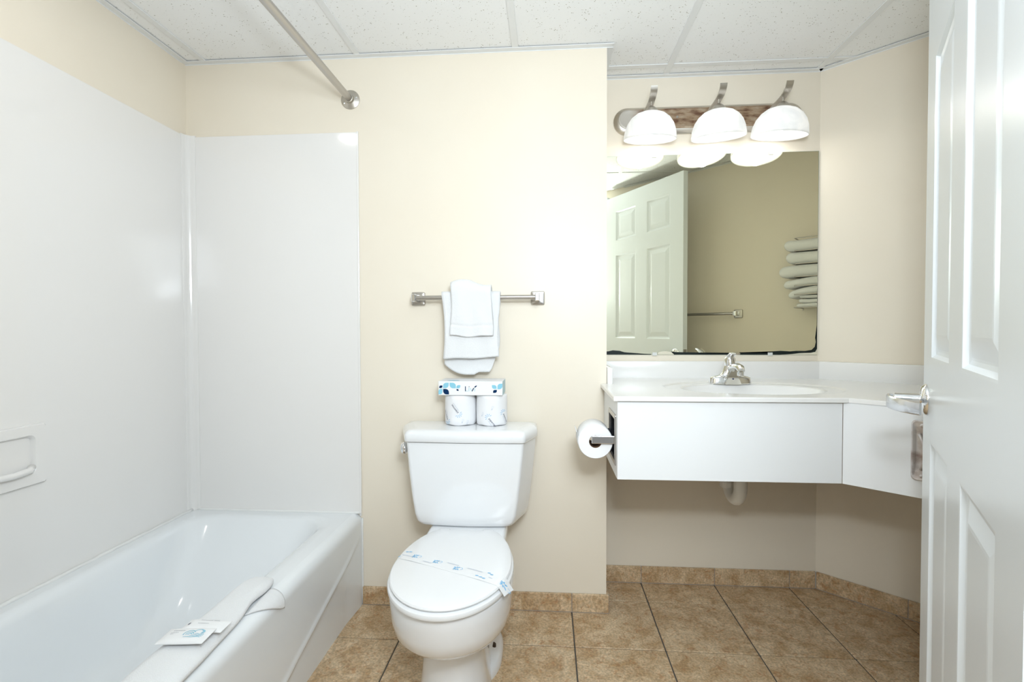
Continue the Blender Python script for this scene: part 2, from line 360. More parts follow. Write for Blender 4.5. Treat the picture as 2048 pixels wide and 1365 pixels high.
# shower wall panels
ZP, ZR = 1.864, 0.3665
sur = empty('shower_surround', 'glossy white shower wall surround above the bathtub', 'shower surround')
bm = bmesh.new(); box(bm, 0.034, 0.7036, -0.006, -0.0005, ZR, ZP, 0.0015, 2)
box(bm, 0.700, 0.7075, -0.0085, -0.0005, ZR-0.012, ZP+0.002, 0.0015, 2)
link('shower_panel', bm, 'panel', sur)
bm = bmesh.new()
for a in ((-1.58, hy0, ZR, ZP), (hy1, -0.034, ZR, ZP), (hy0, hy1, ZR, hz0), (hy0, hy1, hz1, ZP)): box(bm, 0.0005, 0.006, *a)
link('shower_panel', bm, 'panel', sur)
bm = bmesh.new()   # corner moulding, concave cover strip
pts = [(0.0005, -0.040), (0.008, -0.040), (0.009, -0.036)]
for k in range(7):
    a = PI/2*k/6; pts.append((0.031 - 0.021*math.cos(a), -0.031 + 0.021*math.sin(a)))
pts += [(0.036, -0.009), (0.040, -0.008), (0.040, -0.0005), (0.0005, -0.0005)]
prism(bm, pts, ZR-0.005, ZP+0.004)
link('corner_moulding', bm, 'panel', sur)

# soap dish set in left panel
sd = empty('soap_dish', 'white recessed soap dish in the left shower wall', 'soap dish', loc=(0, 0, 0))
bm = bmesh.new()
def rl(y0, y1, z0, z1, r, x, n=6): return [Vector((x, p.x, p.y)) for p in rrect(y0, y1, z0, z1, r, 0, n)]
Y0, Y1, Z0, Z1 = -0.800, -0.600, 0.662, 0.830
loops = [rl(Y0, Y1, Z0, Z1, 0.008, 0.006), rl(Y0, Y1, Z0, Z1, 0.008, 0.013), rl(Y0+.003, Y1-.003, Z0+.003, Z1-.003, 0.008, 0.017),
         rl(hy0+.004, hy1-.004, hz0+.004, hz1-.004, 0.016, 0.017), rl(hy0+.008, hy1-.008, hz0+.008, hz1-.008, 0.018, 0.011),
         rl(hy0+.012, hy1-.014, hz0+.013, hz1-.010, 0.022, -0.025), rl(hy0+.03, hy1-.03, hz0+.03, hz1-.03, 0.022, -0.043)]
loft(bm, loops, True, True); link('dish_frame', bm, 'panel', sd, True, 40)
bm = bmesh.new()
tube(bm, [(0.012, hy0+0.012, hz0+0.022), (0.024, hy0+0.03, hz0+0.016), (0.028, (hy0+hy1)/2, hz0+0.014), (0.024, hy1-0.03, hz0+0.016), (0.012, hy1-0.012, hz0+0.022)], 0.009, 12)
link('dish_lip', bm, 'panel', sd, True)

# ------------------------------------------------------------------ bathtub
tub = empty('bathtub', 'white enamel alcove bathtub with a folded bath towel on its rim', 'bathtub', loc=(0, 0, 0))
TZ = 0.365; XO = 0.707
bm = bmesh.new()
L_ = [(0.003, 0.672, -1.575, -0.003, 0.004, TZ), (0.045, 0.640, -1.50, -0.045, 0.10, TZ+0.001), (0.055, 0.612, -1.485, -0.058, 0.11, TZ-0.001),
      (0.066, 0.598, -1.465, -0.070, 0.115, TZ-0.010), (0.074, 0.590, -1.450, -0.085, 0.115, TZ-0.028), (0.088, 0.578, -1.42, -0.140, 0.115, 0.28),
      (0.110, 0.562, -1.37, -0.245, 0.115, 0.17), (0.135, 0.545, -1.32, -0.335, 0.12, 0.095), (0.165, 0.520, -1.27, -0.40, 0.13, 0.066), (0.20, 0.48, -1.2, -0.47, 0.12, 0.060)]
loft(bm, [rrect(*a[:4], a[4], a[5], 10) for a in L_], False, True)
link('basin', bm, 'tub', tub, True, 55)
bm = bmesh.new(); ny = 70; prof = []
R0 = 0.035
rows = [(0.672, TZ)] + [(0.672 + R0*math.sin(PI/2*k/6), TZ - R0 + R0*math.cos(PI/2*k/6)) for k in range(1, 7)] + [(XO, TZ-0.035-(TZ-0.035)*k/46.0) for k in range(1, 47)]
def crease(y):
    t = -y; return 0.335 - 1.35*t**0.62*0.30 if t < 1.0 else 0.02
def crz(y):
    P = [(0, 0.285), (0.10, 0.245), (0.17, 0.220), (0.37, 0.162), (0.50, 0.125), (0.58, 0.098), (0.8, 0.075), (1.6, 0.07)]
    t = -y
    for (a, za), (b_, zb) in zip(P[:-1], P[1:]):
        if t <= b_: return za + (zb-za)*(t-a)/(b_-a)
    return 0.07
gv = []
for j in range(ny+1):
    y = -0.001 - 1.579*(j/ny)**1.3; row = []
    for x, z in rows:
        dz = crz(y) - z
        s_ = min(max((dz+0.004)/0.014, 0), 1); s_ = s_*s_*(3-2*s_)
        fade = min(1, max(0, (-y-0.02)/0.12))
        x2 = x - 0.010*s_*fade + (0.006*math.exp(-(dz/0.012)**2)*fade if x > 0.7 else 0)
        row.append(bm.verts.new((x2, y, z)))
    gv.append(row)
for j in range(ny):
    for i in range(len(rows)-1): bm.faces.new((gv[j][i], gv[j+1][i], gv[j+1][i+1], gv[j][i+1]))
link('apron', bm, 'tub', tub, True, 60)
bm = bmesh.new()   # caulk bead where tub meets walls
random.seed(3)
tube(bm, [(0.0105+random.uniform(-.0015, .0015), -1.55+1.53*k/60, TZ+0.002+random.uniform(-.001, .001)) for k in range(61)], [0.006+random.uniform(-.001, .0018) for k in range(61)], 8)
tube(bm, [(0.02+0.685*k/30, -0.006, TZ+0.002) for k in range(31)], 0.005, 8)
tube(bm, [(0.709, -0.003, 0.005+0.34*k/10) for k in range(11)], 0.0035, 8)
link('caulk_bead', bm, 'caulk', tub, True)

# ------------------------------------------------------------------ curtain rod
cr = empty('shower_curtain_rod', 'brushed steel curtain rod ending in a round flange above the tub', 'curtain rod')
bm = bmesh.new(); tube(bm, [(0.676, -0.004, 1.991), (0.676, -1.598, 1.991)], 0.0132, 24); link('rod', bm, 'steel', cr, True, 40)
bm = bmesh.new(); lathe(bm, [(0.037, 0.0005), (0.037, 0.003), (0.034, 0.005), (0.018, 0.010), (0.0165, 0.020), (0.0135, 0.021)], 40, ax((0, -1, 0), (0.676, 0, 1.991)), True, False); fl = link('flange', bm, 'nickel', cr, True, 30)
for a in (10, 215):
    bm = bmesh.new(); c = (0.676 + 0.026*math.cos(math.radians(a)), -0.006, 1.991 + 0.026*math.sin(math.radians(a)))
    lathe(bm, [(0.0048, 0), (0.0048, 0.002), (0.003, 0.0035), (0.0012, 0.0037), (0.0008, 0.002)], 16, ax((0, -1, 0), c), True, True); link('screw', bm, 'chrome', fl, True, 30)

# ------------------------------------------------------------------ toilet
TCX = 1.164
to = empty('toilet', 'white two-piece toilet with closed lid between tub and vanity', 'toilet')
def tanksec(z, hw, yf, yb, r, bow=0.006):
    hw += 0.006; ch = 0.041; base = [(hw-ch, yf), (hw, yf+0.118), (hw, yb), (-hw, yb), (-hw, yf+0.118), (-hw+ch, yf)]
    rr = [r, r*1.3, r, r, r*1.3, r]; out = []; n = len(base)
    for i in range(n):
        p = Vector(base[i]); a = (Vector(base[i-1])-p).normalized(); c = (Vector(base[(i+1) % n])-p).normalized()
        half = math.acos(max(-1, min(1, a.dot(c))))/2; d = min(rr[i]/math.tan(half), 0.045); r_ = d*math.tan(half)
        cen = p + (a+c).normalized()*(r_/math.sin(half)); s0 = p+a*d-cen; s1 = p+c*d-cen
        a0 = math.atan2(s0.y, s0.x); a1 = math.atan2(s1.y, s1.x); da_ = (a1-a0+PI) % (2*PI) - PI
        for k in range(7): t = a0+da_*k/6; out.append(Vector((TCX-0.0085+cen.x+r_*math.cos(t), cen.y+r_*math.sin(t), z)))
    for k in range(1, 8):
        p = out[-1] if k == 1 else p; q = out[0]
        if k == 1: p_s = p.copy()
        t = k/8; v = p_s.lerp(q, t); v.y -= bow*math.sin(PI*t); out.append(v)
    return out
bm = bmesh.new()
S = [(0.400, 0.160, -0.185, -0.040, 0.03), (0.402, 0.182, -0.198, -0.034, 0.03), (0.408, 0.194, -0.206, -0.030, 0.028), (0.420, 0.203, -0.211, -0.028, 0.020), (0.445, 0.210, -0.214, -0.027, 0.015),
     (0.50, 0.218, -0.215, -0.026, 0.014), (0.58, 0.227, -0.216, -0.025, 0.014), (0.66, 0.235, -0.216, -0.025, 0.014), (0.698, 0.238, -0.216, -0.025, 0.014)]
loft(bm, [tanksec(*s) for s in S]); link('tank', bm, 'porc', to, True, 60)
bm = bmesh.new()
S = [(0.6995, 0.236, -0.215, -0.022, 0.016), (0.7005, 0.242, -0.221, -0.020, 0.016), (0.704, 0.244, -0.224, -0.020, 0.017), (0.724, 0.2435, -0.224, -0.020, 0.018), (0.734, 0.240, -0.219, -0.021, 0.020), (0.740, 0.232, -0.210, -0.025, 0.02), (0.742, 0.215, -0.192, -0.04, 0.02)]
loft(bm, [tanksec(*s) for s in S]); link('tank_lid', bm, 'porc', to, True, 60)
bm = bmesh.new(); lathe(bm, [(0.013, 0.0), (0.014, 0.006), (0.020, 0.008), (0.0225, 0.013), (0.0215, 0.020), (0.016, 0.026), (0.006, 0.029)], 28, ax((-0.95, -0.32, 0), (TCX-0.225, -0.150, 0.664)), True, True)
fh = link('flush_lever', bm, 'chrome', to, True, 40)
def egg(a, yc, bf, bb, z, nb=3.2, n=56, cx=TCX):
    pts = []
    for k in range(n):
        th = 2*PI*k/n; c, s = math.cos(th), math.sin(th)
        if s >= 0:    # back half
            e = 2.0/nb; x = a*math.copysign(abs(c)**e, c); y = yc + bb*abs(s)**e
        else: x = a*c; y = yc + bf*s
        pts.append(Vector((cx + x, y, z)))
    return pts
bm = bmesh.new()
S = [(0.105, -0.46, 0.125, 0.20, 0.0), (0.103, -0.46, 0.122, 0.20, 0.02), (0.094, -0.46, 0.112, 0.22, 0.09), (0.090, -0.46, 0.107, 0.24, 0.15), (0.093, -0.46, 0.108, 0.25, 0.185), (0.104, -0.46, 0.120, 0.25, 0.205),
     (0.134, -0.465, 0.165, 0.25, 0.220), (0.155, -0.47, 0.198, 0.25, 0.238), (0.168, -0.475, 0.220, 0.25, 0.262), (0.1745, -0.478, 0.230, 0.25, 0.296), (0.176, -0.48, 0.233, 0.25, 0.335), (0.177, -0.48, 0.236, 0.25, 0.362), (0.174, -0.48, 0.233, 0.25, 0.370), (0.160, -0.48, 0.22, 0.24, 0.372)]
loft(bm, [egg(*s) for s in S]); link('bowl', bm, 'porc', to, True, 70)
bm = bmesh.new(); box(bm, TCX-0.135, TCX+0.135, -0.285, -0.035, 0.355, 0.399, 0.012, 3); link('tank_deck', bm, 'porc', to, True, 40)
bm = bmesh.new(); loft(bm, [egg(a, -0.30, bf, bb, z, 3) for a, bf, bb, z in ((0.128, 0.17, 0.17, 0), (0.128, 0.17, 0.17, 0.022), (0.120, 0.16, 0.165, 0.034), (0.098, 0.12, 0.15, 0.05), (0.080, 0.11, 0.15, 0.15), (0.085, 0.11, 0.15, 0.34))]); link('foot', bm, 'porc', to, True, 60)
M['boltdark'] = mat('bolt_dark', (0.05, 0.025, 0.01), 0.6)  # plain dark brown for the small discs set at the bolt holes
for s in (-1, 1):
    bm = bmesh.new(); lathe(bm, [(0.014, 0), (0.014, 0.010), (0.008, 0.012)], 20, ax((0, 0, 1), (TCX+s*0.094, -0.300, 0.040)), True, True)
    link('bolt_hole', bm, 'boltdark', to, True, 40)
bm = bmesh.new()   # seat ring (closed under lid)
def cutegg(a, yc, bf, bb, z, nb, yb):
    return [Vector((p.x, min(p.y, yb), z)) for p in egg(a, yc, bf, bb, z, nb, 72)]
SE = lambda g_, z: cutegg(0.1775+g_, -0.485, 0.2475+g_, 0.300+g_, z, 2.05, -0.252)
loft(bm, [SE(-.012, .3735), SE(0, .377), SE(.002, .383), SE(0, .389), SE(-.008, .3925), SE(-.03, .393)]); link('seat', bm, 'seat', to, True, 45)
bm = bmesh.new()
LE = lambda g_, z: cutegg(0.174+g_, -0.485, 0.241+g_, 0.300+g_, z, 2.05, -0.243+g_*0.3)
loft(bm, [LE(-.012, .3935), LE(-.002, .396), LE(.0, .400), LE(-.003, .404), LE(-.010, .4065), LE(-.05, .4085), LE(-.11, .4095)]); link('seat_lid', bm, 'seat', to, True, 28)
for s in (-1, 1):
    bm = bmesh.new(); box(bm, TCX+s*0.075-0.02, TCX+s*0.075+0.02, -0.255, -0.228, 0.385, 0.405, 0.006, 3)
    link('seat_hinge', bm, 'seat', to, True, 40)
# sanitary paper band across lid
pb = empty('paper_seat_band', 'white paper hygiene band with blue flowers across the toilet lid', 'paper band')
A = Vector((0.985, -0.435)); B = Vector((1.352, -0.600)); dirb = (B-A).normalized(); nb_ = Vector((-dirb.y, dirb.x))
def lidz(x, y):
    yc = -0.485; b_ = 0.241 if y < yc else 0.300; q = math.sqrt(((x-TCX)/0.174)**2 + ((y-yc)/b_)**2)
    if q < 0.70: return 0.4094
    if q < 0.94: return 0.4094 - (q-0.70)/0.24*0.0026
    if q < 1.0: return 0.4068 - (q-0.94)/0.06*0.004
    return 0.4028 - (q-1.0)*0.22
bm = bmesh.new(); gr = []
for i in range(41):
    s = 0.020 + 0.368*i/40; row = []
    for j in range(5):
        p = A + dirb*s + nb_*(-0.026 + 0.052*j/4); z = lidz(p.x, p.y) + 0.0007
        row.append(bm.verts.new((p.x, p.y, z)))
    gr.append(row)
for i in range(40):
    for j in range(4): bm.faces.new((gr[i][j], gr[i+1][j], gr[i+1][j+1], gr[i][j+1]))
o = link('band', bm, 'seat', pb, False); sm = o.modifiers.new('s', 'SOLIDIFY'); sm.thickness = 0.0004
def bandfn(v):
    p = A + dirb*v.x + nb_*v.y; return Vector((p.x, p.y, lidz(p.x, p.y) + 0.0013))
def strippoly(bm, pts, fn): flat_poly(bm, pts, fn)
for s, q in ((0.066, 0.004), (0.142, 0.004), (0.218, -0.002), (0.372, -0.002)):
    bm = bmesh.new()
    for k in range(7):
        a = math.radians(60 + 45*k); flat_poly(bm, petal(s, q, a, 0.003, 0.0120 if k % 2 == 0 else 0.0095, 0.0019), bandfn)
    flat_poly(bm, arc_strip(s+0.013, q+0.004, 0.0045, 0.0057, -1.5, 2.4), bandfn)
    link('flower_print', bm, 'skyblue', pb)
for s, q in ((0.022, 0.018), (0.032, 0.022), (0.016, -0.012), (0.315, 0.018), (0.325, 0.014), (0.292, -0.010), (0.305, -0.012), (0.316, -0.014)):
    bm = bmesh.new(); flat_poly(bm, petal(s, q, 0.3, -0.005, 0.005, 0.0022), bandfn); link('leaf_print', bm, 'skyblue', pb)
for s, q, l in ((0.020, -0.004, 0.04), (0.175, 0.013, 0.04), (0.105, -0.012, 0.03), (0.245, 0.012, 0.05), (0.325, -0.004, 0.04)):
    bm = bmesh.new(); flat_poly(bm, [(s, q), (s+l, q), (s+l, q+0.004), (s, q+0.004)], bandfn); link('faint_text', bm, 'faint', pb)

# ------------------------------------------------------------------ toilet paper rolls and tissue box on tank
def roll(cx, cy, z0, label, prints):
    t = empty('toilet_paper_roll', label, 'toilet paper', 'wrapped rolls on the toilet tank', (cx, cy, z0))
    R = 0.0575; Hh = 0.112; bm = bmesh.new(); lp = []
    for z, r in ((0, R-.012), (0.0015, R-.004), (0.006, R-.0005), (0.02, R), (0.056, R), (0.095, R), (Hh-.004, R-.001), (Hh-.001, R-.005), (Hh, R-.016)):
        lp.append([Vector(((r+0.0006*math.sin(9*a+z*60))*math.cos(a), (r+0.0006*math.sin(9*a+z*60))*math.sin(a), z + (0.0012*math.sin(5*a) if z < .01 else 0))) for a in [2*PI*k/48 for k in range(48)]])
    loft(bm, lp); link('wrapper', bm, 'wrap', t, True, 60)
    def cyl(ux, uz, rot):     # place local 2D print at angle position
        def fn(v):
            x = v.x*math.cos(rot) - v.y*math.sin(rot) + ux; y = v.x*math.sin(rot) + v.y*math.cos(rot) + uz
            a = -PI/2 + x/R; rr = R + 0.0012
            return Vector((rr*math.cos(a), rr*math.sin(a), y))
        return fn
    for kind, ux, uz, rot in prints:
        fn = cyl(ux, uz, rot)
        if kind == 'logo':
            vs, fs = text_polys('papernet', 0.0105)
            xm = min(v.x for v in vs); vs = [v - Vector((xm, 0, 0)) for v in vs]
            def keep(v): return True
            bm = bmesh.new(); add_polys(bm, vs, fs, lambda v: fn(v + Vector((0.001, 0, 0)))); link('brand_print', bm, 'dgrey', t)
            bm = bmesh.new(); flat_poly(bm, [(0.004+0.036*k/8, -0.0075) for k in range(9)] + [(0.004+0.036*k/8, -0.0092) for k in range(8, -1, -1)], fn); link('faint_text', bm, 'faint', t)
            bm = bmesh.new()
            flat_poly(bm, arc_strip(-0.004, 0.0, 0.0048, 0.0058, PI*0.55, PI*1.45), fn)
            for k in range(6):
                a = PI*0.50 + PI*1.0*k/5; flat_poly(bm, petal(-0.004, 0.0, a, 0.0075, 0.0135, 0.0009), fn)
            link('sun_print', bm, 'lblue', t)
        else:
            bm = bmesh.new(); flat_poly(bm, arc_strip(0, 0, 0.003, 0.004, 0, 1.98*PI, 14), fn)
            flat_poly(bm, petal(0, 0, -2.2, 0.005, 0.012, 0.0022), fn); link('faint_print', bm, 'faint', t)
    return t
roll(1.1195, -0.084, 0.7425, 'wrapped toilet paper roll on the tank, left of the pair', [('logo', -0.0, 0.047, math.radians(127)), ('logo', -0.046, 0.020, math.radians(118)), ('faint', 0.018, 0.022, 0.3), ('faint', 0.036, 0.016, 0.3)])
roll(1.2365, -0.084, 0.7425, 'wrapped toilet paper roll on the tank, right of the pair', [('logo', -0.004, 0.030, math.radians(-52)), ('logo', 0.053, 0.044, math.radians(-60)), ('faint', -0.028, 0.046, 0.2), ('faint', 0.010, 0.070, 0.2)])
tb = empty('tissue_box', 'flat white tissue box with blue leaf print on the wrapped rolls', 'tissue box', loc=(1.165, -0.085, 0.855))
bm = bmesh.new(); box(bm, -0.1165, 0.1165, -0.0575, 0.0575, 0.0, 0.0505, 0.0012, 2); link('carton', bm, 'paper', tb)
FZ = -0.0580
def ffn(v): return Vector((v.x, FZ, v.y))
def leafshape(x0, y0, x1, y1, flip):
    # square with two opposite rounded corners
    cs = [(x0, y0), (x1, y0), (x1, y1), (x0, y1)]; r = min(abs(x1-x0), abs(y1-y0))*0.62; pts = []
    cx, cy = (x0+x1)/2, (y0+y1)/2
    for i, c in enumerate(cs):
        if (i % 2 == 0) == flip:
            pts.append(c)
        else:
            sx = 1 if c[0] > cx else -1; sy = 1 if c[1] > cy else -1
            ox, oy = c[0]-sx*r, c[1]-sy*r; a = [0, 0]
            seq = [(ox + sx*r*math.cos(t), oy + sy*r*math.sin(t)) for t in [PI/2*k/6 for k in range(7)]]
            if i in (1, 3): seq = seq[::-1]
            # order according to ccw traversal
            p0 = pts[-1] if pts else cs[3]
            if (Vector(seq[0])-Vector(p0)).length > (Vector(seq[-1])-Vector(p0)).length: seq = seq[::-1]
            pts += seq
    return pts
X = lambda px: -0.1165 + (px-175)/(1525-175)*0.233
Zz = lambda py: 0.0505 - (py-200)/(530-200)*0.0505
prints = [(195, 300, 262, 362, 'navy', False), (275, 235, 395, 362, 'aqua', False), (415, 235, 548, 365, 'aqua', True), (178, 380, 262, 510, 'aqua', False), (278, 382, 400, 512, 'navy', True), (560, 290, 640, 365, 'aqua', False), (560, 385, 605, 425, 'navy', True),
          (1305, 285, 1402, 375, 'aqua', True), (1420, 252, 1524, 382, 'aqua', False), (1328, 398, 1408, 468, 'navy', False)]
for a, b_, c, d_, mm, fl_ in prints:
    bm = bmesh.new(); flat_poly(bm, leafshape(X(a), Zz(d_), X(c), Zz(b_), (not fl_)), ffn); link('leaf_print', bm, mm, tb)
bm = bmesh.new(); bm2 = bmesh.new()
def stroke(bm, p, q, wd):
    p = Vector((X(p[0]), Zz(p[1]))); q = Vector((X(q[0]), Zz(q[1]))); d_ = (q-p).normalized(); n_ = Vector((-d_.y, d_.x))*wd/2
    flat_poly(bm, [p-n_, q-n_, q+n_, p+n_], ffn)
stroke(bm, (748, 318), (748, 435), 0.0030); stroke(bm, (925, 355), (886, 435), 0.0030)
flat_poly(bm, petal(X(962), Zz(322), math.radians(38), -0.0055, 0.0055, 0.0022), ffn)
flat_poly(bm, petal(X(826), Zz(328), math.radians(60), -0.0020, 0.0020, 0.0012), ffn)
stroke(bm2, (760, 428), (800, 428), 0.0024); stroke(bm2, (822, 355), (822, 435), 0.0028); stroke(bm2, (850, 355), (882, 432), 0.0026); stroke(bm2, (944, 362), (944, 435), 0.0026)
link('brand_print', bm, 'navy', tb); link('brand_print', bm2, 'boxside', tb)
bm = bmesh.new(); box(bm, 0.1166, 0.1169, -0.056, 0.056, 0.001, 0.0495); link('side_print', bm, 'boxside', tb)
bm = bmesh.new(); flat_poly(bm, arc_strip(-0.065, -0.045, 0.0, 0.024, 0.1, 3.0, 12), lambda v: Vector((v.x, v.y, 0.0508))); link('leaf_print', bm, 'aqua', tb)

# ------------------------------------------------------------------ towel bars
def towel_bar(p, d, x0, x1, z, label, proj=0.066):
    mt = wallmtx(p, d); t = empty('towel_bar', label, 'towel bar', 'steel towel bars')
    for x in (x0, x1):
        bm = bmesh.new()
        lp = []
        for hw, yy, r in ((0.0265, -0.0005, .006), (0.0265, -0.005, .006), (0.0245, -0.009, .006), (0.019, -0.011, .006)):
            lp.append([mt @ Vector((x+q.x, yy, z+q.y)) for q in rrect(-hw, hw, -hw, hw, r, 0, 4)])
        loft(bm, lp); pl = link('wall_plate', bm, 'steel', t, True, 30)
        bm = bmesh.new(); box(bm, x-0.0085, x+0.0085, -proj-0.012, -0.010, z-0.015, z+0.015, 0.003, 2, mtx=mt); link('post', bm, 'chrome', t)
    bm = bmesh.new(); tube(bm, [mt @ Vector((x0+0.006, -proj, z)), mt @ Vector((x1-0.006, -proj, z))], 0.0088, 20); link('bar', bm, 'steel', t, True, 40)
    return t
towel_bar((0, 0), (1, 0), 0.941, 1.4055, 1.212, 'brushed steel towel bar holding white towels above the toilet')
towel_bar(CORN, (-DE[0], -DE[1]), 0.0 + math.hypot(CORN[0]-PE[0], CORN[1]-PE[1]) - 0.330, math.hypot(CORN[0]-PE[0], CORN[1]-PE[1]) + 0.14, 1.190, 'steel towel bar behind the open door, seen in the mirror')

# hanging towels
def hang(name, label, cat, x0f, x1f, zb_front, zb_back, yc, gap, ztop, nz=34, nx=22, thick=0.006, seed=1, top_bulge=None, wob=0.002, hemfn=None, backhem=None, border=None):
    random.seed(seed); ph = [random.uniform(0, 6.28) for _ in range(6)]
    bm = bmesh.new(); path = []
    # path from front bottom up over bar to back bottom (s in -1..1)
    for k in range(nz+1):
        t = k/nz; z = zb_front + (ztop-gap-zb_front)*t; path.append((yc-gap, z, 0, t))
    for k in range(1, 10):
        a = PI*k/10; path.append((yc-gap*math.cos(a), ztop-gap+gap*math.sin(a), 1, k/10))
    for k in range(nz+1):
        t = k/nz; z = (ztop-gap) + (zb_back-(ztop-gap))*t; path.append((yc+gap, z, 2, t))
    g_ = []
    for (y, z, side, t) in path:
        row = []
        for i in range(nx+1):
            u = i/nx; h = (ztop - z)
            x = x0f(h) + (x1f(h)-x0f(h))*u
            zz = z; yy = y
            wv = wob*math.sin(7*u+ph[0]+h*9) + wob*0.6*math.sin(15*u+ph[1]-h*14)
            if side == 0: yy += wv*min(1, h*10) ; zz += (hemfn(u) if hemfn else 0)*(1-t)
            if side == 2: yy -= 0.3*wv*min(1, h*10); zz += (backhem(u) if backhem else 0)*t
            if border and side == 0 and abs(z-border) < 0.004: yy += 0.0022
            if top_bulge: 
                bz, by = top_bulge(u, h); zz += bz; yy += by if side != 2 else 0
            row.append(bm.verts.new((x, yy, zz)))
        g_.append(row)
    for a in range(len(g_)-1):
        for i in range(nx): bm.faces.new((g_[a][i], g_[a+1][i], g_[a+1][i+1], g_[a][i+1]))
    o = link(name, bm, 'towel', None, True)
    s = o.modifiers.new('s', 'SOLIDIFY'); s.thickness = thick; s.offset = 0
    return tag(o, label, cat)
YB = -0.066
hang('hand_towel', 'white hand towel folded over the towel bar, longer and hanging behind', 'towel', lambda h: 1.048+0.010*min(1, h/0.2)+0.006*math.sin(h*14), lambda h: 1.268-0.006*min(1, h/0.1)+0.002*math.sin(h*30),
     0.982, 0.922, YB, 0.0145, 1.231, thick=0.009, seed=4, hemfn=lambda u: 0.008*u + 0.002*math.sin(8*u), backhem=lambda u: 0.040*(max(0, 0.42-u)/0.42)**2.2 + 0.010*min(1, max(0, (u-0.56)/0.05)) + 0.6*max(0, u-0.84), wob=0.003)
def wb(u, h):
    a = max(0, 1-h/0.05); return (a*(0.020 + 0.009*math.sin(5.2*u+0.6) - 0.012*abs(u-0.45)*2), -0.010*math.exp(-h/0.03) - 0.003*math.sin(u*9)*math.exp(-h/0.05))
hang('washcloth', 'small white washcloth bunched over the front of the hand towel', 'towel', lambda h: 1.086+0.004*math.sin(h*25), lambda h: 1.236+0.005*min(1, h/0.06)-0.003*math.sin(h*30),
     1.072, 1.10, YB, 0.0265, 1.250, thick=0.012, seed=9, top_bulge=wb, border=1.110, hemfn=lambda u: -0.006*math.sin(PI*u)+0.002*math.sin(11*u), wob=0.0035)
# folded washcloth fan tuck (second ply with pleated top)
# ------------------------------------------------------------------ vanity countertop with bowl
van = empty('vanity_counter', 'white cultured marble vanity top with integral oval sink', 'countertop')
ZC = 0.8854; ZB = 0.8715
SX, SY = 2.160, -0.105
FY = -0.378
CF = (2.334, FY)
fe = isect(CF, DR, PE, DE)
nE = (-DE[1], DE[0])
inset = 0.004
outer = [(1.645, FY), CF, (fe[0]+nE[0]*inset, fe[1]+nE[1]*inset), (CORN[0]-0.004, CORN[1]-0.002), (WR-0.003, D-0.004), (W1+0.003, D-0.004), (W1+0.003, -0.003), (1.645, -0.003)]
def ray_out(ang):
    d = (math.cos(ang), math.sin(ang)); best = None
    for i in range(len(outer)):
        p, q = outer[i], outer[(i+1) % len(outer)]; e_ = (q[0]-p[0], q[1]-p[1]); den = d[0]*e_[1]-d[1]*e_[0]
        if abs(den) < 1e-9: continue
        t = ((p[0]-SX)*e_[1]-(p[1]-SY)*e_[0])/den; s = ((p[0]-SX)*d[1]-(p[1]-SY)*d[0])/den
        if t > 0 and -1e-6 <= s <= 1+1e-6 and (best is None or t < best): best = t
    return (SX+d[0]*best, SY+d[1]*best)
angs = sorted([2*PI*k/96 for k in range(96)] + [math.atan2(p[1]-SY, p[0]-SX) % (2*PI) for p in outer])
A2 = []
for a in angs:
    if not A2 or a-A2[-1] > 1e-4: A2.append(a)
def ell(a_, b_, z, cy=SY): return [Vector((SX+a_*math.cos(t), cy+b_*math.sin(t), z)) for t in A2]
OB = [ray_out(a) for a in A2]
def inward(s, z):
    r = []
    for (x, y) in OB:
        d = Vector((SX-x, SY-y)).normalized(); r.append(Vector((x+d.x*s, y+d.y*s, z)))
    return r
bm = bmesh.new()
loft(bm, [[Vector((x, y, ZB)) for x, y in OB], inward(-0.0, ZB+0.010), inward(0.0015, ZC-0.0015), inward(0.004, ZC), inward(0.012, ZC), ell(0.310, 0.210, ZC), ell(0.305, 0.205, ZC), ell(0.299, 0.200, ZC-0.0015), ell(0.292, 0.195, ZC-0.0045), ell(0.245, 0.160, ZC-0.006), ell(0.238, 0.154, ZC-0.009), ell(0.228, 0.146, ZC-0.020),
          ell(0.205, 0.128, ZC-0.055), ell(0.160, 0.098, ZC-0.100), ell(0.095, 0.060, ZC-0.128), ell(0.030, 0.022, ZC-0.135)], False, True)
link('countertop', bm, 'count', van, True, 20)
bm = bmesh.new(); box(bm, W1+0.003, WR, D-0.024, D-0.002, ZC-0.004, 0.957, 0.003, 2); link('backsplash', bm, 'count', van, True, 40)
bm = bmesh.new(); mt = wallmtx(PR, DR); box(bm, 0.004, Vector((CORN[0]-PR[0], CORN[1]-PR[1])).length-0.005, -0.022, -0.001, ZC-0.004, 0.957, 0.003, 2, mtx=mt); link('side_splash', bm, 'count', van, True, 40)
bm = bmesh.new(); box(bm, W1+0.001, W1+0.021, -0.022, D-0.024, ZC-0.004, 0.947, 0.003, 2); link('side_splash', bm, 'count', van, True, 40)
bm = bmesh.new(); lathe(bm, [(0.024, 0), (0.024, 0.002), (0.018, 0.003), (0.004, 0.001)], 24, ax((0, 0, 1), (SX, SY, ZC-0.1345)), True, True); link('drain', bm, 'chrome', van, True, 40)
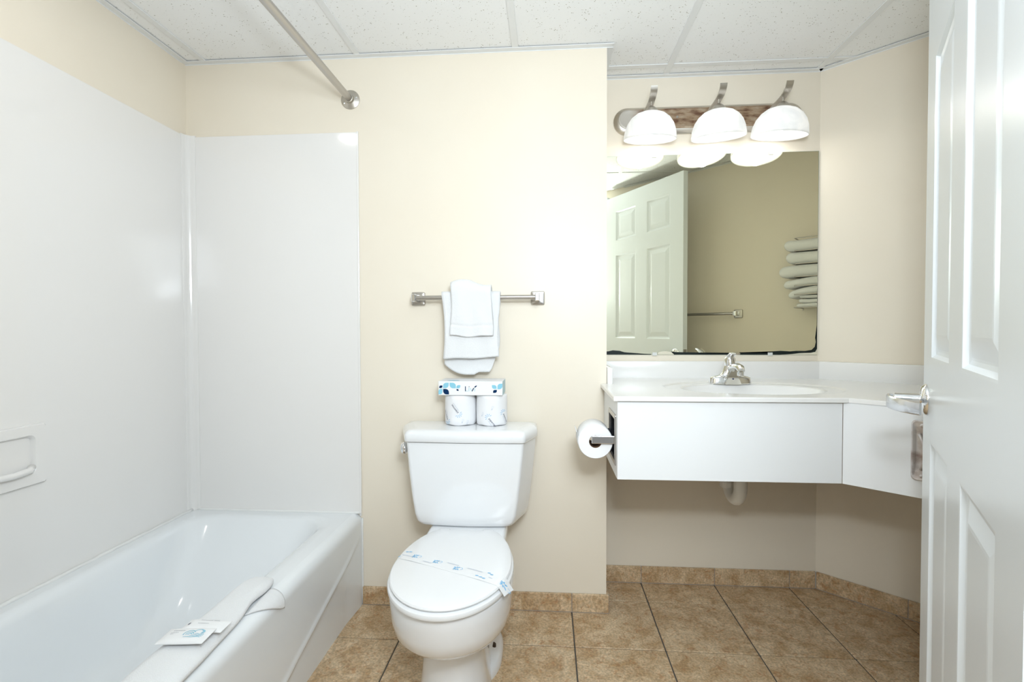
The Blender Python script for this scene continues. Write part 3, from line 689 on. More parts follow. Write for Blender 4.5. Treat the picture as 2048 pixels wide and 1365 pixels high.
# apron cabinet below
ap = empty('vanity_apron', 'white laminate apron panels hanging under the vanity top', 'vanity')
ZA = 0.626; AX = 1.658; AY = -0.366; CA = (2.3235, AY)
bm = bmesh.new(); box(bm, AX, CA[0], AY, AY+0.018, ZA, ZB-0.0005, 0.0012, 2); link('front_panel', bm, 'apron', ap)
bm = bmesh.new(); mt = wallmtx(CA, DR); fe2 = isect(CA, DR, PE, DE); La = math.hypot(fe2[0]-CA[0], fe2[1]-CA[1])-0.01
box(bm, 0.0006, La, 0.0, 0.018, ZA, ZB-0.0005, 0.0012, 2, mtx=mt); link('angled_panel', bm, 'apron', ap)
bm = bmesh.new(); ty0, ty1, tz0, tz1 = -0.326, -0.176, 0.668, 0.812
for a in ((AY+0.018, ty0, ZA, ZB-0.0005), (ty1, -0.002, ZA, ZB-0.0005), (ty0, ty1, ZA, tz0), (ty0, ty1, tz1, ZB-0.0005)): box(bm, AX, AX+0.008 if a[0] > -0.2 and a[1] > -0.1 else AX+0.016, *a)
link('side_panel', bm, 'apron', ap)

# recessed toilet paper holder
th = empty('toilet_paper_holder', 'recessed chrome toilet paper holder in the vanity side', 'paper holder')
bm = bmesh.new()
def xl(y0, y1, z0, z1, r, x): return [Vector((x, p.x, p.y)) for p in rrect(y0, y1, z0, z1, r, 0, 3)]
loft(bm, [xl(ty0-.008, ty1+.008, tz0-.008, tz1+.008, .003, AX), xl(ty0-.008, ty1+.008, tz0-.008, tz1+.008, .003, AX-.003), xl(ty0-.005, ty1+.005, tz0-.005, tz1+.005, .003, AX-.0045), xl(ty0+.006, ty1-.006, tz0+.006, tz1-.006, .003, AX-.0035), xl(ty0+.006, ty1-.006, tz0+.006, tz1-.006, .003, AX+.004)], False, False)
link('frame', bm, 'steel', th)
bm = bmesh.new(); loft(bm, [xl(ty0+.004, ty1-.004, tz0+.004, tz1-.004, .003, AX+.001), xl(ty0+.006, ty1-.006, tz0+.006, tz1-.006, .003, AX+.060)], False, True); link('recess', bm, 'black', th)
RCX, RCZ = 1.596, 0.741
for yy, nm in ((-0.318, 'arm'), (-0.196, 'arm')):
    bm = bmesh.new(); box(bm, RCX-0.013, AX+0.004, yy-0.004, yy+0.004, RCZ-0.015, RCZ+0.011, 0.0025, 2)
    link(nm, bm, 'satin' if yy < -0.3 else 'black', th)
bm = bmesh.new(); tube(bm, [(RCX, -0.314, RCZ), (RCX, -0.200, RCZ)], 0.0085, 16); link('spindle', bm, 'steel', th, True, 40)
tr_ = empty('toilet_paper_roll', 'unwrapped toilet paper roll on the holder at the vanity side', 'toilet paper')
RZ = RCZ - 0.0105
bm = bmesh.new(); mt = ax((0, -1, 0), (RCX, -0.207, RZ))
lathe(bm, [(0.0205, 0.0), (0.054, 0.0), (0.0555, 0.002), (0.0555, 0.100), (0.054, 0.102), (0.0205, 0.102)], 48, mt); link('paper', bm, 'paper', tr_, True, 40)
bm = bmesh.new(); lathe(bm, [(0.0205, 0.0), (0.0205, 0.102), (0.0195, 0.102), (0.0195, 0.0), (0.0205, 0.0)], 32, mt); link('cardboard_core', bm, 'card', tr_, True, 40)
bm = bmesh.new(); gr = []
for k in range(9):
    a = math.radians(150+ 5*k); rr = 0.0562 + (0.010*(1-k/3) if k < 3 else 0)
    gr.append([bm.verts.new((RCX+rr*math.cos(a)- (0.004 if k == 0 else 0), y, RZ+rr*math.sin(a) + 0.0015*math.sin(y*300))) for y in [-0.309+0.1*i/12 for i in range(13)]])
for k in range(8):
    for i in range(12): bm.faces.new((gr[k][i], gr[k][i+1], gr[k+1][i+1], gr[k+1][i]))
o = link('loose_sheet', bm, 'paper', tr_, True); s = o.modifiers.new('s', 'SOLIDIFY'); s.thickness = 0.0006

# tarnished metal plate on angled apron
mt = wallmtx(CA, DR)
px = 0.186
op = empty('metal_plate', 'tarnished metal plate screwed to the angled vanity panel', 'metal plate')
bm = bmesh.new(); lp = []
for hw, hz, yy, r in ((0.024, 0.083, -0.0003, .012), (0.024, 0.083, -0.004, .012), (0.021, 0.080, -0.0075, .011), (0.017, 0.074, -0.0065, .010), (0.014, 0.055, -0.003, .010)):
    lp.append([mt @ Vector((px+q.x, yy, 0.758+q.y)) for q in rrect(-hw, hw, -hz, hz, r, 0, 4)])
loft(bm, lp); link('plate', bm, 'oldplate', op, True, 35)
for zz in (0.069, -0.069):
    bm = bmesh.new(); lathe(bm, [(0.005, 0), (0.005, 0.002), (0.002, 0.004)], 14, ax((mt.to_3x3() @ Vector((0, -1, 0))), mt @ Vector((px, -0.006, 0.758+zz))), True, True); link('screw', bm, 'oldplate', op, True, 30)
bm = bmesh.new(); tube(bm, [mt @ Vector((px-0.006, -0.007, 0.758+0.045)), mt @ Vector((px+0.004, -0.012, 0.758+0.02)), mt @ Vector((px+0.008, -0.014, 0.758-0.02)), mt @ Vector((px-0.002, -0.009, 0.758-0.052))], 0.004, 10); link('scroll', bm, 'oldplate', op, True)

# P-trap
pt = empty('sink_drain_pipe', 'white plastic curved drain trap below the vanity', 'drain pipe')
bm = bmesh.new(); TXp = 2.143; c_y, c_z, rb = 0.008, 0.505, 0.053
pts = [(TXp+0.006, c_y-rb, 0.76), (TXp+0.006, c_y-rb, 0.62), (TXp+0.006, c_y-rb, 0.56)] + [(TXp+0.006-0.006*k/14, c_y-rb*math.cos(PI*k/14), c_z-rb*math.sin(PI*k/14)) for k in range(15)] + [(TXp-0.001, c_y+rb, 0.56)]
tube(bm, pts, 0.0235, 24); link('trap_bend', bm, 'pvc', pt, True, 50)
bm = bmesh.new(); lathe(bm, [(0.025, 0), (0.031, 0.002), (0.032, 0.022), (0.030, 0.028), (0.025, 0.030)], 12, ax((0, 0, 1), (TXp-0.001, c_y+rb, 0.478)), True, True); link('slip_nut', bm, 'pvc', pt, False)
bm = bmesh.new(); tube(bm, [(TXp-0.001, c_y+rb, 0.57), (TXp-0.001, c_y+rb, 0.60), (TXp-0.001, c_y+rb+0.02, 0.625), (TXp-0.001, 0.15, 0.635), (TXp-0.001, D-0.002, 0.637)], 0.020, 20); link('wall_arm', bm, 'pvc', pt, True, 50)
bm = bmesh.new(); tube(bm, [(TXp+0.006, c_y-rb, 0.754), (TXp+0.006, c_y-rb, 0.735)], 0.030, 20); link('tail_nut', bm, 'chrome', pt, True, 50)

# faucet
fc = empty('faucet', 'chrome single-lever faucet on the vanity top', 'faucet')
FX, FYY = 2.1465, 0.062; ZF = ZC-0.0055
bm = bmesh.new()   # base plate with stepped wings
def sup(hw, hd, z, cx=FX, cy=FYY, n=40, e=2.6):
    return [Vector((cx+hw*math.copysign(abs(math.cos(t))**(2/e), math.cos(t)), cy+hd*math.copysign(abs(math.sin(t))**(2/e), math.sin(t)), z)) for t in [2*PI*k/n for k in range(n)]]
loft(bm, [sup(0.080, 0.029, ZF), sup(0.080, 0.029, ZF+0.004), sup(0.077, 0.027, ZF+0.020), sup(0.074, 0.025, ZF+0.026), sup(0.064, 0.022, ZF+0.029), sup(0.042, 0.021, ZF+0.034), sup(0.030, 0.021, ZF+0.045), sup(0.024, 0.020, ZF+0.062), sup(0.021, 0.019, ZF+0.070)])
link('base', bm, 'chrome', fc, True, 50)
bm = bmesh.new()   # flared triangular front of body
loft(bm, [[Vector(p) for p in lp] for lp in (
    [(FX-0.034, FYY-0.024, ZF), (FX+0.034, FYY-0.024, ZF), (FX+0.030, FYY-0.036, ZF), (FX-0.030, FYY-0.036, ZF)],
    [(FX-0.028, FYY-0.015, ZF+0.02), (FX+0.028, FYY-0.015, ZF+0.02), (FX+0.024, FYY-0.036, ZF+0.02), (FX-0.024, FYY-0.036, ZF+0.02)],
    [(FX-0.017, FYY-0.008, ZF+0.045), (FX+0.017, FYY-0.008, ZF+0.045), (FX+0.014, FYY-0.036, ZF+0.045), (FX-0.014, FYY-0.036, ZF+0.045)],
    [(FX-0.012, FYY, ZF+0.062), (FX+0.012, FYY, ZF+0.062), (FX+0.009, FYY-0.032, ZF+0.062), (FX-0.009, FYY-0.032, ZF+0.062)])])
bmesh.ops.bevel(bm, geom=bm.edges[:], offset=0.002, segments=2, affect='EDGES')
link('body', bm, 'chrome', fc, True, 35)
bm = bmesh.new(); tube(bm, [(FX, FYY-0.010, ZF+0.055), (FX, FYY-0.040, ZF+0.066), (FX, FYY-0.075, ZF+0.072), (FX, FYY-0.100, ZF+0.069), (FX, FYY-0.115, ZF+0.058)], [0.016, 0.017, 0.0165, 0.0155, 0.012], 24, flat=0.8); sp_ = link('spout', bm, 'chrome', fc, True, 60)
bm = bmesh.new(); lathe(bm, [(0.0105, 0), (0.0118, 0.001), (0.0118, 0.014), (0.009, 0.015)], 24, ax((0, 0, 1), (FX, FYY-0.106, ZF+0.040)), True, True); link('aerator', bm, 'chrome', sp_, True, 40)
bm = bmesh.new(); loft(bm, [sup(0.020, 0.020, ZF+0.068, e=2), sup(0.0205, 0.0205, ZF+0.082, e=2), sup(0.019, 0.020, ZF+0.098, cy=FYY+0.002, e=2), sup(0.013, 0.015, ZF+0.108, cy=FYY+0.002, e=2)])
tube(bm, [(FX, FYY+0.010, ZF+0.094), (FX, FYY-0.010, ZF+0.110), (FX, FYY-0.035, ZF+0.118), (FX, FYY-0.062, ZF+0.1205), (FX+0.001, FYY-0.078, ZF+0.1195)], [0.010, 0.0165, 0.0165, 0.014, 0.009], 20, flat=0.35)
link('lever', bm, 'chrome', fc, True, 60)
bm = bmesh.new(); lathe(bm, [(0.003, 0), (0.003, 0.0015), (0.001, 0.002)], 14, ax((0, -1, 0.2), (FX-0.001, FYY-0.0362, ZF+0.022)), True, True); link('set_screw', bm, 'dgrey', fc, True)

# ------------------------------------------------------------------ mirror
mi = empty('wall_mirror', 'large frameless mirror with blackened lower edge above the vanity', 'mirror')
MX0, MX1, MZ0, MZ1 = W1+0.002, 2.5600, 0.9835, 1.8255
MY = D-0.0055
bm = bmesh.new(); box(bm, MX0, MX1, MY, D-0.0005, MZ0, MZ1); gobj = link('glass_edge', bm, 'glassedge', mi)
bm = bmesh.new(); bm.faces.new([bm.verts.new(p) for p in ((MX0+.0008, MY-0.0003, MZ0+.0008), (MX1-.0012, MY-0.0003, MZ0+.0008), (MX1-.0012, MY-0.0003, MZ1-.0008), (MX0+.0008, MY-0.0003, MZ1-.0008))]); link('reflective_face', bm, 'mirror', mi)
def mp(px_, py_):   # measured photo positions turned into metres on the mirror
    return (1.7022 + (px_-1217)*(2.5611-1.7022)/(1633-1217) + 0.0, 0.9835 + (710-py_)*0.00208)
def decal(name, pts, m_, y):
    bm = bmesh.new(); P = [mp(*p) for p in pts]
    P = [(min(max(x, MX0+.0005), MX1-.0003), min(max(z, MZ0+.0005), MZ1)) for x, z in P]
    f = bm.faces.new([bm.verts.new((x, y, z)) for x, z in P]); bmesh.ops.triangulate(bm, faces=[f]); return link(name, bm, m_, mi)
decal('desilvered_patch', [(1200, 704), (1217, 703), (1226, 701), (1240, 702), (1250, 705), (1262, 706), (1290, 708), (1304, 708.5), (1304, 710), (1200, 710)], 'desilver', MY-0.0006)
decal('desilvered_patch', [(1344, 703), (1352, 704.5), (1372, 705), (1440, 706), (1500, 706.3), (1538, 706), (1546, 703), (1562, 702), (1580, 703), (1592, 702), (1610, 702), (1622, 700), (1628, 694), (1630, 684), (1628.5, 676), (1630, 664), (1631.5, 650), (1632, 560), (1633, 440), (1634, 400), (1634, 698), (1629, 704), (1620, 706), (1600, 706.5), (1585, 708.5), (1575, 709.3), (1560, 710), (1350, 710)], 'desilver', MY-0.0006)
decal('exposed_backing', [(1560, 710), (1575, 709.2), (1585, 708.4), (1600, 706.4), (1620, 706), (1629, 704), (1634, 698), (1634, 710)], 'beige', MY-0.0007)
decal('exposed_backing', [(1318, 706), (1324, 703.5), (1335, 703), (1344, 704), (1350, 709), (1350, 710), (1318, 710)], 'beige', MY-0.0007)
for x, z, t in ((1309, 313, 1), (1540, 310, 1), (1311, 708, 0), (1541, 707, 0)):
    X_, Z_ = mp(x, z); Z_ = MZ1 if t else MZ0
    bm = bmesh.new(); box(bm, X_-0.010, X_+0.010, MY-0.004, MY-0.0008, Z_-0.010 if t else Z_-0.004, Z_+0.004 if t else Z_+0.010, 0.0015, 2); link('mirror_clip', bm, 'clip', mi)

# ------------------------------------------------------------------ vanity light
vl = empty('vanity_light', 'rusted three-globe vanity light bar above the mirror', 'light fixture')
def stadium(x0, x1, z0, z1, y, n=14):
    r = (z1-z0)/2; pts = []
    for k in range(n+1): a = -PI/2 + PI*k/n; pts.append(Vector((x1-r+r*math.cos(a), y, (z0+z1)/2+r*math.sin(a))))
    for k in range(n+1): a = PI/2 + PI*k/n; pts.append(Vector((x0+r+r*math.cos(a), y, (z0+z1)/2+r*math.sin(a))))
    return pts
LX = [1.854, 2.114, 2.358]; PX0, PX1, PZ0, PZ1 = 1.722, 2.494, 1.912, 2.024
bm = bmesh.new(); loft(bm, [stadium(PX0, PX1, PZ0, PZ1, D-0.0005), stadium(PX0, PX1, PZ0, PZ1, D-0.010), stadium(PX0+.004, PX1-.004, PZ0+.004, PZ1-.004, D-0.014), stadium(PX0+.020, PX1-.020, PZ0+.018, PZ1-.014, D-0.022)], True, True)
link('back_plate', bm, 'nickel', vl, True, 30)
bm = bmesh.new(); loft(bm, [stadium(PX0+.018, PX1-.050, PZ0+.017, PZ1-.011, D-0.020), stadium(PX0+.020, PX1-.052, PZ0+.019, PZ1-.013, D-0.0245), stadium(PX0+.026, PX1-.056, PZ0+.024, PZ1-.018, D-0.026), stadium(PX0+.030, PX1-.060, PZ0+.028, PZ1-.022, D-0.0245)], True, True)
link('rusted_face', bm, 'rust', vl, True, 30)
for x in (1.982, 2.236):
    bm = bmesh.new(); lathe(bm, [(0.005, 0), (0.005, 0.002), (0.002, 0.004)], 14, ax((0, -1, 0), (x, D-0.025, 1.975)), True, True); link('screw', bm, 'steel', vl, True, 30)
for i, lx in enumerate(LX):
    tilt = (1.0, -3.0, 3.0)[i]; ly = 0.112
    bm = bmesh.new(); prof_ = [(D-0.020, 1.935, 0.026), (D-0.032, 1.955, 0.026), (D-0.048, 1.974, 0.023), (D-0.072, 1.986, 0.018), (D-0.100, 1.991, 0.0135), (D-0.130, 1.994, 0.0125), (D-0.158, 1.999, 0.0125), (D-0.176, 2.008, 0.0128), (D-0.186, 2.020, 0.0130), (D-0.190, 2.030, 0.0130)]
    lp = []
    for k, (y, z, hw) in enumerate(prof_):
        a = prof_[max(k-1, 0)]; c = prof_[min(k+1, len(prof_)-1)]; t = Vector((0, c[0]-a[0], c[1]-a[1])).normalized(); n_ = Vector((0, -t.z, t.y))*0.0022
        p = Vector((lx, y, z)); w_ = Vector((hw, 0, 0)); lp.append([p-w_-n_, p+w_-n_, p+w_+n_, p-w_+n_])
    loft(bm, lp); arm = link('arm', bm, 'nickel', vl, True, 40)
    bm = bmesh.new(); lathe(bm, [(0.004, 1.996), (0.004, 1.978), (0.012, 1.973), (0.021, 1.965), (0.027, 1.955), (0.028, 1.947)], 28, Matrix.Translation((lx, ly, 0)), True, True); link('shade_cap', bm, 'nickel', arm, True, 50)
    rot = Matrix.Translation((lx, ly, 1.965)) @ Matrix.Rotation(math.radians(9.5), 4, 'X') @ Matrix.Rotation(math.radians(tilt), 4, 'Y') @ Matrix.Translation((0, 0, -1.965))
    bm = bmesh.new(); pr = [(0.020, 1.9665), (0.035, 1.9650), (0.055, 1.957), (0.075, 1.940), (0.090, 1.917), (0.099, 1.890), (0.1030, 1.862), (0.1032, 1.853), (0.1010, 1.852), (0.1005, 1.862), (0.0965, 1.890), (0.087, 1.915), (0.072, 1.937), (0.053, 1.953), (0.035, 1.9605), (0.020, 1.962)]
    pr = [(r_, 1.858 + (z_-1.862)*0.93) for r_, z_ in pr]; lathe(bm, pr, 48, rot); sh = link('glass_shade', bm, 'shade', vl, True)
    bm = bmesh.new(); lathe(bm, [(0.013, 1.960), (0.015, 1.948), (0.024, 1.936), (0.032, 1.918), (0.0345, 1.902), (0.032, 1.886), (0.023, 1.874), (0.010, 1.869), (0.001, 1.8685)], 28, rot, True, True); link('bulb', bm, 'bulb', sh, True)
    pl_ = bpy.data.lights.new('bulb_light', 'POINT'); pl_.energy = BULB; pl_.shadow_soft_size = 0.03; pl_.color = (1.0, 0.98, 0.95)
    po = bpy.data.objects.new('bulb_light', pl_); COL.objects.link(po); po.parent = vl; po.location = rot @ Vector((0, 0, 1.832))

# ------------------------------------------------------------------ ceiling lights (out of the photo, one mirrored in the shower panel)
cl = empty('shower_downlight', 'round recessed downlight over the tub, seen as a reflection in the panel', 'ceiling light')
bm = bmesh.new(); lathe(bm, [(0.090, H), (0.090, H-0.004), (0.068, H-0.005), (0.064, H+0.0)], 40, Matrix.Translation((0.36, -0.80, 0)), True); link('trim_ring', bm, 'tee', cl, True, 40)
bm = bmesh.new(); lathe(bm, [(0.064, H-0.001), (0.062, H-0.003), (0.001, H-0.004)], 40, Matrix.Translation((0.36, -0.80, 0)), True, True); link('lens', bm, 'lens', cl, True, 40)

# ------------------------------------------------------------------ door
dr = empty('door_1', 'white six-panel door standing open at the right with a chrome lever', 'door', kind='structure')
def dmap(t, n_, z):   # t along door from free edge, n_ outwards from left face
    nl = (-0.866, 0.500)
    return Vector((DOORP[0]+DD[0]*t+nl[0]*n_, DOORP[1]+DD[1]*t+nl[1]*n_, z))
def dbox(bm, t0, t1, n0, n1, z0, z1, bev=0.0, seg=2):
    vs = box(bm, t0, t1, n0, n1, z0, z1, bev, seg)
    for v in vs: v.co = dmap(v.co.x, v.co.y, v.co.z)
DT = 0.035; DZ0, DZ1 = 0.012, 2.068
ts = [(0.112, 0.334), (0.446, 0.668)]; zs = [(1.742, 1.958), (1.028, 1.640), (0.225, 0.862)]
for a, b_ in ((0, 0.112), (0.668, DW)):
    bm = bmesh.new(); dbox(bm, a, b_, -DT, 0, DZ0, DZ1); link('stile', bm, 'door', dr)
bm = bmesh.new(); 
for z0, z1 in zs: dbox(bm, 0.334, 0.446, -DT, 0, z0, z1)
link('mullion', bm, 'door', dr)
for z0, z1 in ((DZ0, 0.225), (0.862, 1.028), (1.640, 1.742), (1.958, DZ1)):
    bm = bmesh.new(); dbox(bm, 0.112, 0.668, -DT, 0, z0, z1); link('rail', bm, 'door', dr)
for t0, t1 in ts:
    for z0, z1 in zs:
        bm = bmesh.new()
        for side in (0, 1):
            lp = []
            for ins, dep in ((0, 0), (0.004, 0.0005), (0.010, 0.007), (0.016, 0.009), (0.020, 0.009), (0.045, 0.0035), (0.050, 0.003)):
                nn = -dep if side == 0 else -DT+dep
                lp.append([dmap(t, nn, z) for t, z in ((t0+ins, z0+ins), (t1-ins, z0+ins), (t1-ins, z1-ins), (t0+ins, z1-ins))])
            loft(bm, lp, False, True)
        link('door_panel', bm, 'door', dr)
# lever handles
zH = 0.940
for side in (1, -1):
    def q(t, n_, z): return dmap(t, n_ if side == 1 else -DT-n_, z)
    nl = Vector((-0.866, 0.5, 0))*side
    bm = bmesh.new(); lathe(bm, [(0.033, 0.0), (0.033, 0.003), (0.028, 0.009), (0.014, 0.012), (0.013, 0.012)], 32, ax(nl, q(0.06, 0.0002, zH)), True, True); rs = link('rosette', bm, 'chrome', dr, True, 40)
    bm = bmesh.new(); tube(bm, [q(0.06, 0.010, zH), q(0.06, 0.040, zH), q(0.06, 0.055, zH)], 0.011, 20); link('spindle', bm, 'chrome', rs, True, 40)
    bm = bmesh.new(); lp = []; path = ((0.044, 0.058, 0.011), (0.048, 0.064, 0.0125), (0.062, 0.0665, 0.013), (0.085, 0.065, 0.0135), (0.110, 0.058, 0.0135), (0.135, 0.046, 0.013), (0.152, 0.033, 0.0125), (0.163, 0.020, 0.012))
    for k, (t, n_, hz) in enumerate(path):
        p0_, p1_ = path[max(k-1, 0)], path[min(k+1, len(path)-1)]
        c = q(t, n_, zH-0.005-0.004*k/7); tg = (q(p1_[0], p1_[1], 0) - q(p0_[0], p0_[1], 0)).normalized(); nn = Vector((-tg.y, tg.x, 0))*0.0032
        lp.append([c - nn*0.6 - Vector((0, 0, hz)), c + nn*0.6 - Vector((0, 0, hz)), c + nn - Vector((0, 0, hz*0.8)), c + nn + Vector((0, 0, hz*0.8)), c + nn*0.6 + Vector((0, 0, hz)), c - nn*0.6 + Vector((0, 0, hz)), c - nn + Vector((0, 0, hz*0.8)), c - nn - Vector((0, 0, hz*0.8))])
    loft(bm, lp); link('lever_handle', bm, 'satin', rs, True, 35)
bm = bmesh.new(); 
vs = box(bm, -0.0012, 0.0, -0.030, -0.006, 0.912, 0.968)
for v in vs: v.co = dmap(v.co.x, v.co.y, v.co.z)
link('latch_plate', bm, 'steel', dr)
for z in (0.25, 1.05, 1.85):
    bm = bmesh.new(); tube(bm, [dmap(DW+0.006, -0.005, z-0.045), dmap(DW+0.006, -0.005, z+0.045)], 0.006, 12); link('hinge', bm, 'steel', dr, True, 40)
# door casing
bm = bmesh.new(); mt = wallmtx(J0, DE)
box(bm, -0.012, 0.0, -0.10, 0.055, 0, 2.09, 0.001, 1, mtx=mt); box(bm, -0.88, -0.868, -0.10, 0.004, 0, 2.09, 0.001, 1, mtx=mt); box(bm, -0.868, -0.012, -0.10, 0.004, 2.078, 2.09, mtx=mt)
struct('trim_1', bm, 'door', 'white jamb around the doorway')

# ------------------------------------------------------------------ towels in rack on the entry wall (seen in mirror)
LE_ = math.hypot(CORN[0]-PE[0], CORN[1]-PE[1]); mt = wallmtx(CORN, (-DE[0], -DE[1]))   # local x from corner, -y into room
rk = empty('towel_rack', 'chrome wire rack holding stacked towels, seen in the mirror', 'towel rack')
# towel definitions: s (PE coordinate) left end, z0, z1, sag
TW = [(0.640, 1.530, 1.592, 'top'), (0.650, 1.458, 1.522, 'second from top'), (0.615, 1.385, 1.450, 'third from top'), (0.640, 1.335, 1.380, 'fourth from top'), (0.665, 1.288, 1.330, 'fifth from top')]
SM = [(0.715, 1.264, 1.282, 'upper'), (0.712, 1.238, 1.260, 'middle'), (0.700, 1.214, 1.234, 'lowest')]
def slab_towel(name, s0, s1, z0, z1, label, y0=-0.150, y1=-0.012, droop=0.0, seed=0):
    random.seed(seed+50); bm = bmesh.new(); h = (z1-z0)/2; lp = []; nS = 18; pa = random.uniform(0, 6)
    for k in range(nS+1):
        if k <= 5: e = k/5; s = s0 + 0.8*h*(1-math.cos(PI/2*e)); sc2 = max(0.3, math.sin(PI/2*e)**0.6); t = (s-s0)/(s1-s0)
        else: t = 0.06 + 0.94*(k-5)/(nS-5); s = s0 + (s1-s0)*t; sc2 = 1.0
        xx = LE_ - s
        zc = (z0+z1)/2 - droop*(1-min(1, t*2.2))**2 + 0.0015*math.sin(pa+t*9)
        pts = []
        for p in rrect(y0, y1, -h*sc2, h*sc2, min(h*sc2*0.95, 0.03), 0, 5): pts.append(mt @ Vector((xx, p.x + 0.001*math.sin(7*t+p.y*40), zc + p.y)))
        lp.append(pts)
    loft(bm, lp); o = link(name, bm, 'towel', None, True, 70); return tag(o, label, 'towel', 'folded towels in the wall rack')
for i, (s, z0, z1, nm) in enumerate(TW): slab_towel('folded_towel', s, 1.03, z0, z1, 'white folded bath towel in the mirrored rack, %s' % nm, y0=-0.17, droop=(0, 0, 0.004, 0.018, 0.028)[i], seed=i)
for i, (s, z0, z1, nm) in enumerate(SM): slab_towel('folded_washcloth', s, 0.99, z0, z1, 'thin folded white cloth in the mirrored rack, %s of three' % nm, y0=-0.15, seed=10+i)
for i, z in enumerate((1.596, 1.526, 1.454, 1.3825, 1.3325, 1.2850, 1.2115)):
    bm = bmesh.new(); x0, x1 = LE_-0.695, LE_-1.0
    tube(bm, [mt @ Vector(p) for p in ((x1, -0.002, z), (x1, -0.175, z), (x0-0.004, -0.178, z), (x0, -0.174, z), (x0, -0.002, z))], 0.0028, 8); link('wire_loop', bm, 'nickel', rk, True)
bm = bmesh.new(); box(bm, LE_-1.0-0.006, LE_-1.0+0.006, -0.006, -0.001, 1.19, 1.61, mtx=mt); link('wall_rail', bm, 'nickel', rk)
bm = bmesh.new(); box(bm, LE_-0.695-0.003, LE_-0.695+0.003, -0.005, -0.001, 1.20, 1.60, mtx=mt); link('wall_rail', bm, 'nickel', rk)

# ------------------------------------------------------------------ bath towel on tub rim with soap packets
bt = empty('bath_towel', 'long folded white bath towel lying along the tub rim', 'towel')
bm = bmesh.new(); lp = []; nS = 44; random.seed(12)
def bw(t):   # y, left x, right x, thickness
    y = -0.548 - 0.80*t
    Lx = 0.592 + 0.0 - 0.012*math.exp(-((t-0.10)/0.06)**2)*0 - 0.022*min(1, t/0.35) + 0.006*math.sin(t*11)
    Rx = 0.668 + 0.034*min(1, t/0.45) - 0.012*math.exp(-((t-0.16)/0.06)**2) + 0.004*math.sin(t*9+1)
    return y, Lx, Rx
for k in range(nS+1):
    t = k/nS; y, lx_, rx_ = bw(t); e = min(1, k/4.0); sc2 = math.sqrt(max(0.02, 1-(1-e)**2))
    c = (lx_+rx_)/2; hw = (rx_-lx_)/2*(0.35+0.65*sc2); th_ = 0.027*(0.25+0.75*sc2) + 0.003*math.sin(t*17)
    pts = []; nn = 28
    for j in range(nn):
        a = 2*PI*j/nn; cx_ = math.copysign(abs(math.cos(a))**0.8, math.cos(a)); sz = math.copysign(abs(math.sin(a))**0.75, math.sin(a))
        z = TZ + 0.0015 + th_*0.5*(1+sz) if sz > 0 else TZ + 0.0015 + th_*0.5*(1+sz)
        x = c + hw*cx_
        if x < 0.60: z -= min(0.020, (0.60-x)*0.5)       # sags over inner edge
        if x > 0.678: z -= (x-0.678)*0.25
        pts.append(Vector((x, y + 0.006*cx_*0, z + 0.0008*math.sin(23*t+9*cx_))))
    lp.append(pts)
loft(bm, lp); link('folded_body', bm, 'towel', bt, True, 70)
bm = bmesh.new()   # loose corner draped over apron
def rimpt(a, y, off):
    if a <= 0: return Vector((0.672 + a, y, TZ + off))
    th = a/R0
    if th < PI/2: return Vector((0.672 + (R0+off)*math.sin(th), y, TZ-R0 + (R0+off)*math.cos(th)))
    return Vector((XO + off, y, TZ-R0 - (a - R0*PI/2)))
A_ = Vector((-0.004, -0.592)); B_ = Vector((0.004, -0.722)); T_ = Vector((0.066, -0.598)); V = []
for i in range(13):
    u = i/12; row = []
    for j in range(13):
        v = j/12; p = (A_.lerp(B_, u)).lerp(T_, v) + Vector((0, 0.006*math.sin(PI*v)*(1-2*u)*0.4))
        row.append(bm.verts.new(rimpt(p.x, p.y, 0.0030 + 0.0025*math.sin(PI*v)*math.sin(PI*u) + 0.0015*v)))
    V.append(row)
for i in range(12):
    for j in range(12): bm.faces.new((V[i][j], V[i+1][j], V[i+1][j+1], V[i][j+1]))
bmesh.ops.remove_doubles(bm, verts=bm.verts[:], dist=1e-5)
o = link('loose_corner', bm, 'towel', bt, True); s = o.modifiers.new('s', 'SOLIDIFY'); s.thickness = 0.0035; s.offset = 0
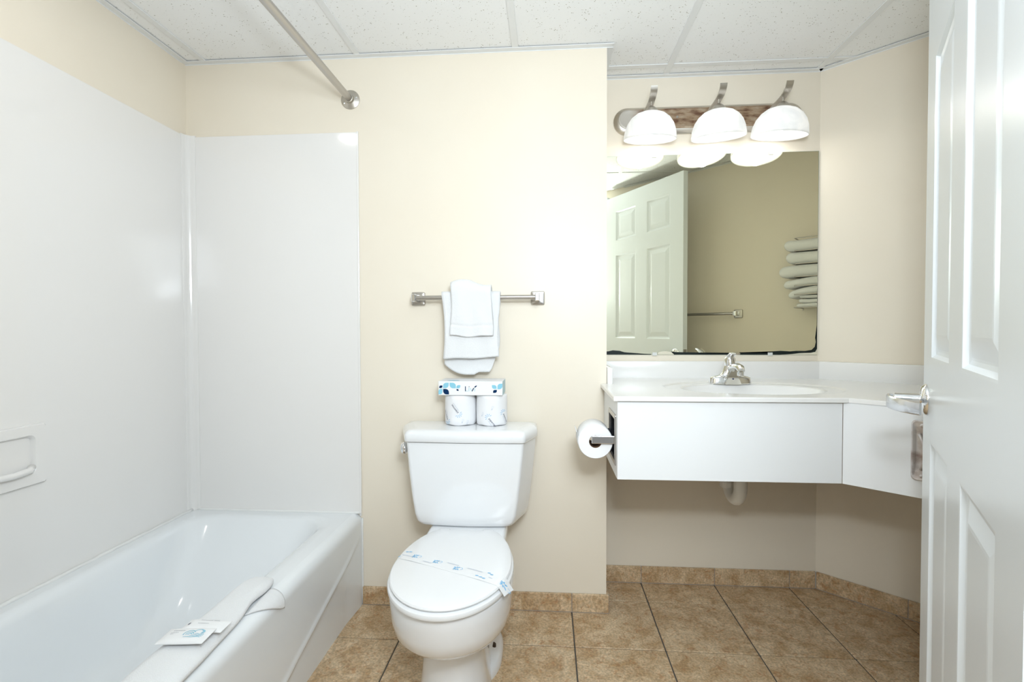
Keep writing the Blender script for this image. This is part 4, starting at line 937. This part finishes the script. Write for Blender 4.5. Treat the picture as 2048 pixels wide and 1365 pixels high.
def packet(cx, cy, cz, rot, w_, h_, tiltx, label, wave):
    t = empty('soap_packet', label, 'soap packet', 'soap packets on the bath towel')
    Rm = Matrix.Translation((cx, cy, cz)) @ Matrix.Rotation(math.radians(rot), 4, 'Z') @ Matrix.Rotation(math.radians(tiltx), 4, 'Y')
    bm = bmesh.new(); n = 12; top = []; bot = []
    def hgt(u, v): return 0.0065*(max(0, 1-abs(u)**5)*max(0, 1-abs(v)**5)) + 0.0004
    for s_, arr in ((1, top), (-1, bot)):
        for i in range(n+1):
            arr.append([bm.verts.new(Rm @ Vector((w_/2*(-1+2*i/n), h_/2*(-1+2*j/n), s_*hgt(-1+2*i/n, -1+2*j/n)))) for j in range(n+1)])
    for arr in (top, bot):
        for i in range(n):
            for j in range(n): bm.faces.new((arr[i][j], arr[i+1][j], arr[i+1][j+1], arr[i][j+1]))
    for i in range(n):
        for a_, b_ in (((i, 0), (i+1, 0)), ((i, n), (i+1, n)), ((0, i), (0, i+1)), ((n, i), (n, i+1))):
            bm.faces.new((top[a_[0]][a_[1]], top[b_[0]][b_[1]], bot[b_[0]][b_[1]], bot[a_[0]][a_[1]]))
    link('wrapper', bm, 'paper', t, True, 60)
    fn = lambda v: Rm @ Vector((v.x, v.y, hgt(v.x/(w_/2), v.y/(h_/2)) + 0.0006))
    if wave:
        bm = bmesh.new()
        for cxx, cyy, r, a0, a1 in ((0.008, -0.002, 0.012, 0.5, 3.6), (0.010, -0.004, 0.008, 0.2, 3.4), (0.011, -0.005, 0.004, 0.0, 3.6), (0.026, 0.004, 0.010, 0.9, 3.1), (0.032, 0.006, 0.006, -1.5, 2.0), (0.033, 0.006, 0.003, -1.5, 2.0)):
            flat_poly(bm, arc_strip(cxx, cyy, r-0.0012, r+0.0006, a0, a1, 12), fn)
        for k, (xa, xb, yy) in enumerate(((0.001, 0.038, -0.014), (0.012, 0.040, -0.0105), (0.018, 0.041, -0.007), (0.022, 0.041, -0.003))):
            pts = [(xa+(xb-xa)*i/8, yy+0.001*math.sin(i*1.2)) for i in range(9)]
            flat_poly(bm, pts + [(x, y+0.0013) for x, y in pts[::-1]], fn)
        link('wave_print', bm, 'aqua', t)
        lines = ((-0.034, -0.008, 0.009, 0.0024), (-0.036, -0.018, 0.002, 0.0016), (-0.034, -0.026, -0.003, 0.0012))
    else:
        bm = bmesh.new(); flat_poly(bm, petal(-0.038, -0.003, 1.3, -0.004, 0.004, 0.002), fn); link('dot_print', bm, 'dgrey', t)
        lines = ((-0.018, 0.010, 0.010, 0.0018), (0.013, 0.026, 0.010, 0.0026), (-0.018, 0.008, -0.002, 0.0018))
    bm = bmesh.new()
    for x0, x1, yy, hh in lines:
        k = x0
        while k < x1:
            e_ = min(k+0.0026, x1); flat_poly(bm, [(k, yy), (e_, yy), (e_, yy+hh), (k, yy+hh)], fn); k += 0.0036
    link('small_print', bm, 'pgrey', t)
    return t
packet(0.648, -0.825, 0.4010, 1, 0.098, 0.044, 1, 'flat white soap packet with grey text lines, further along the towel', False)
packet(0.636, -0.873, 0.4060, 4, 0.104, 0.056, -1, 'white soap packet with blue wave print, nearer the camera', True)
print('objects', len(bpy.data.objects))
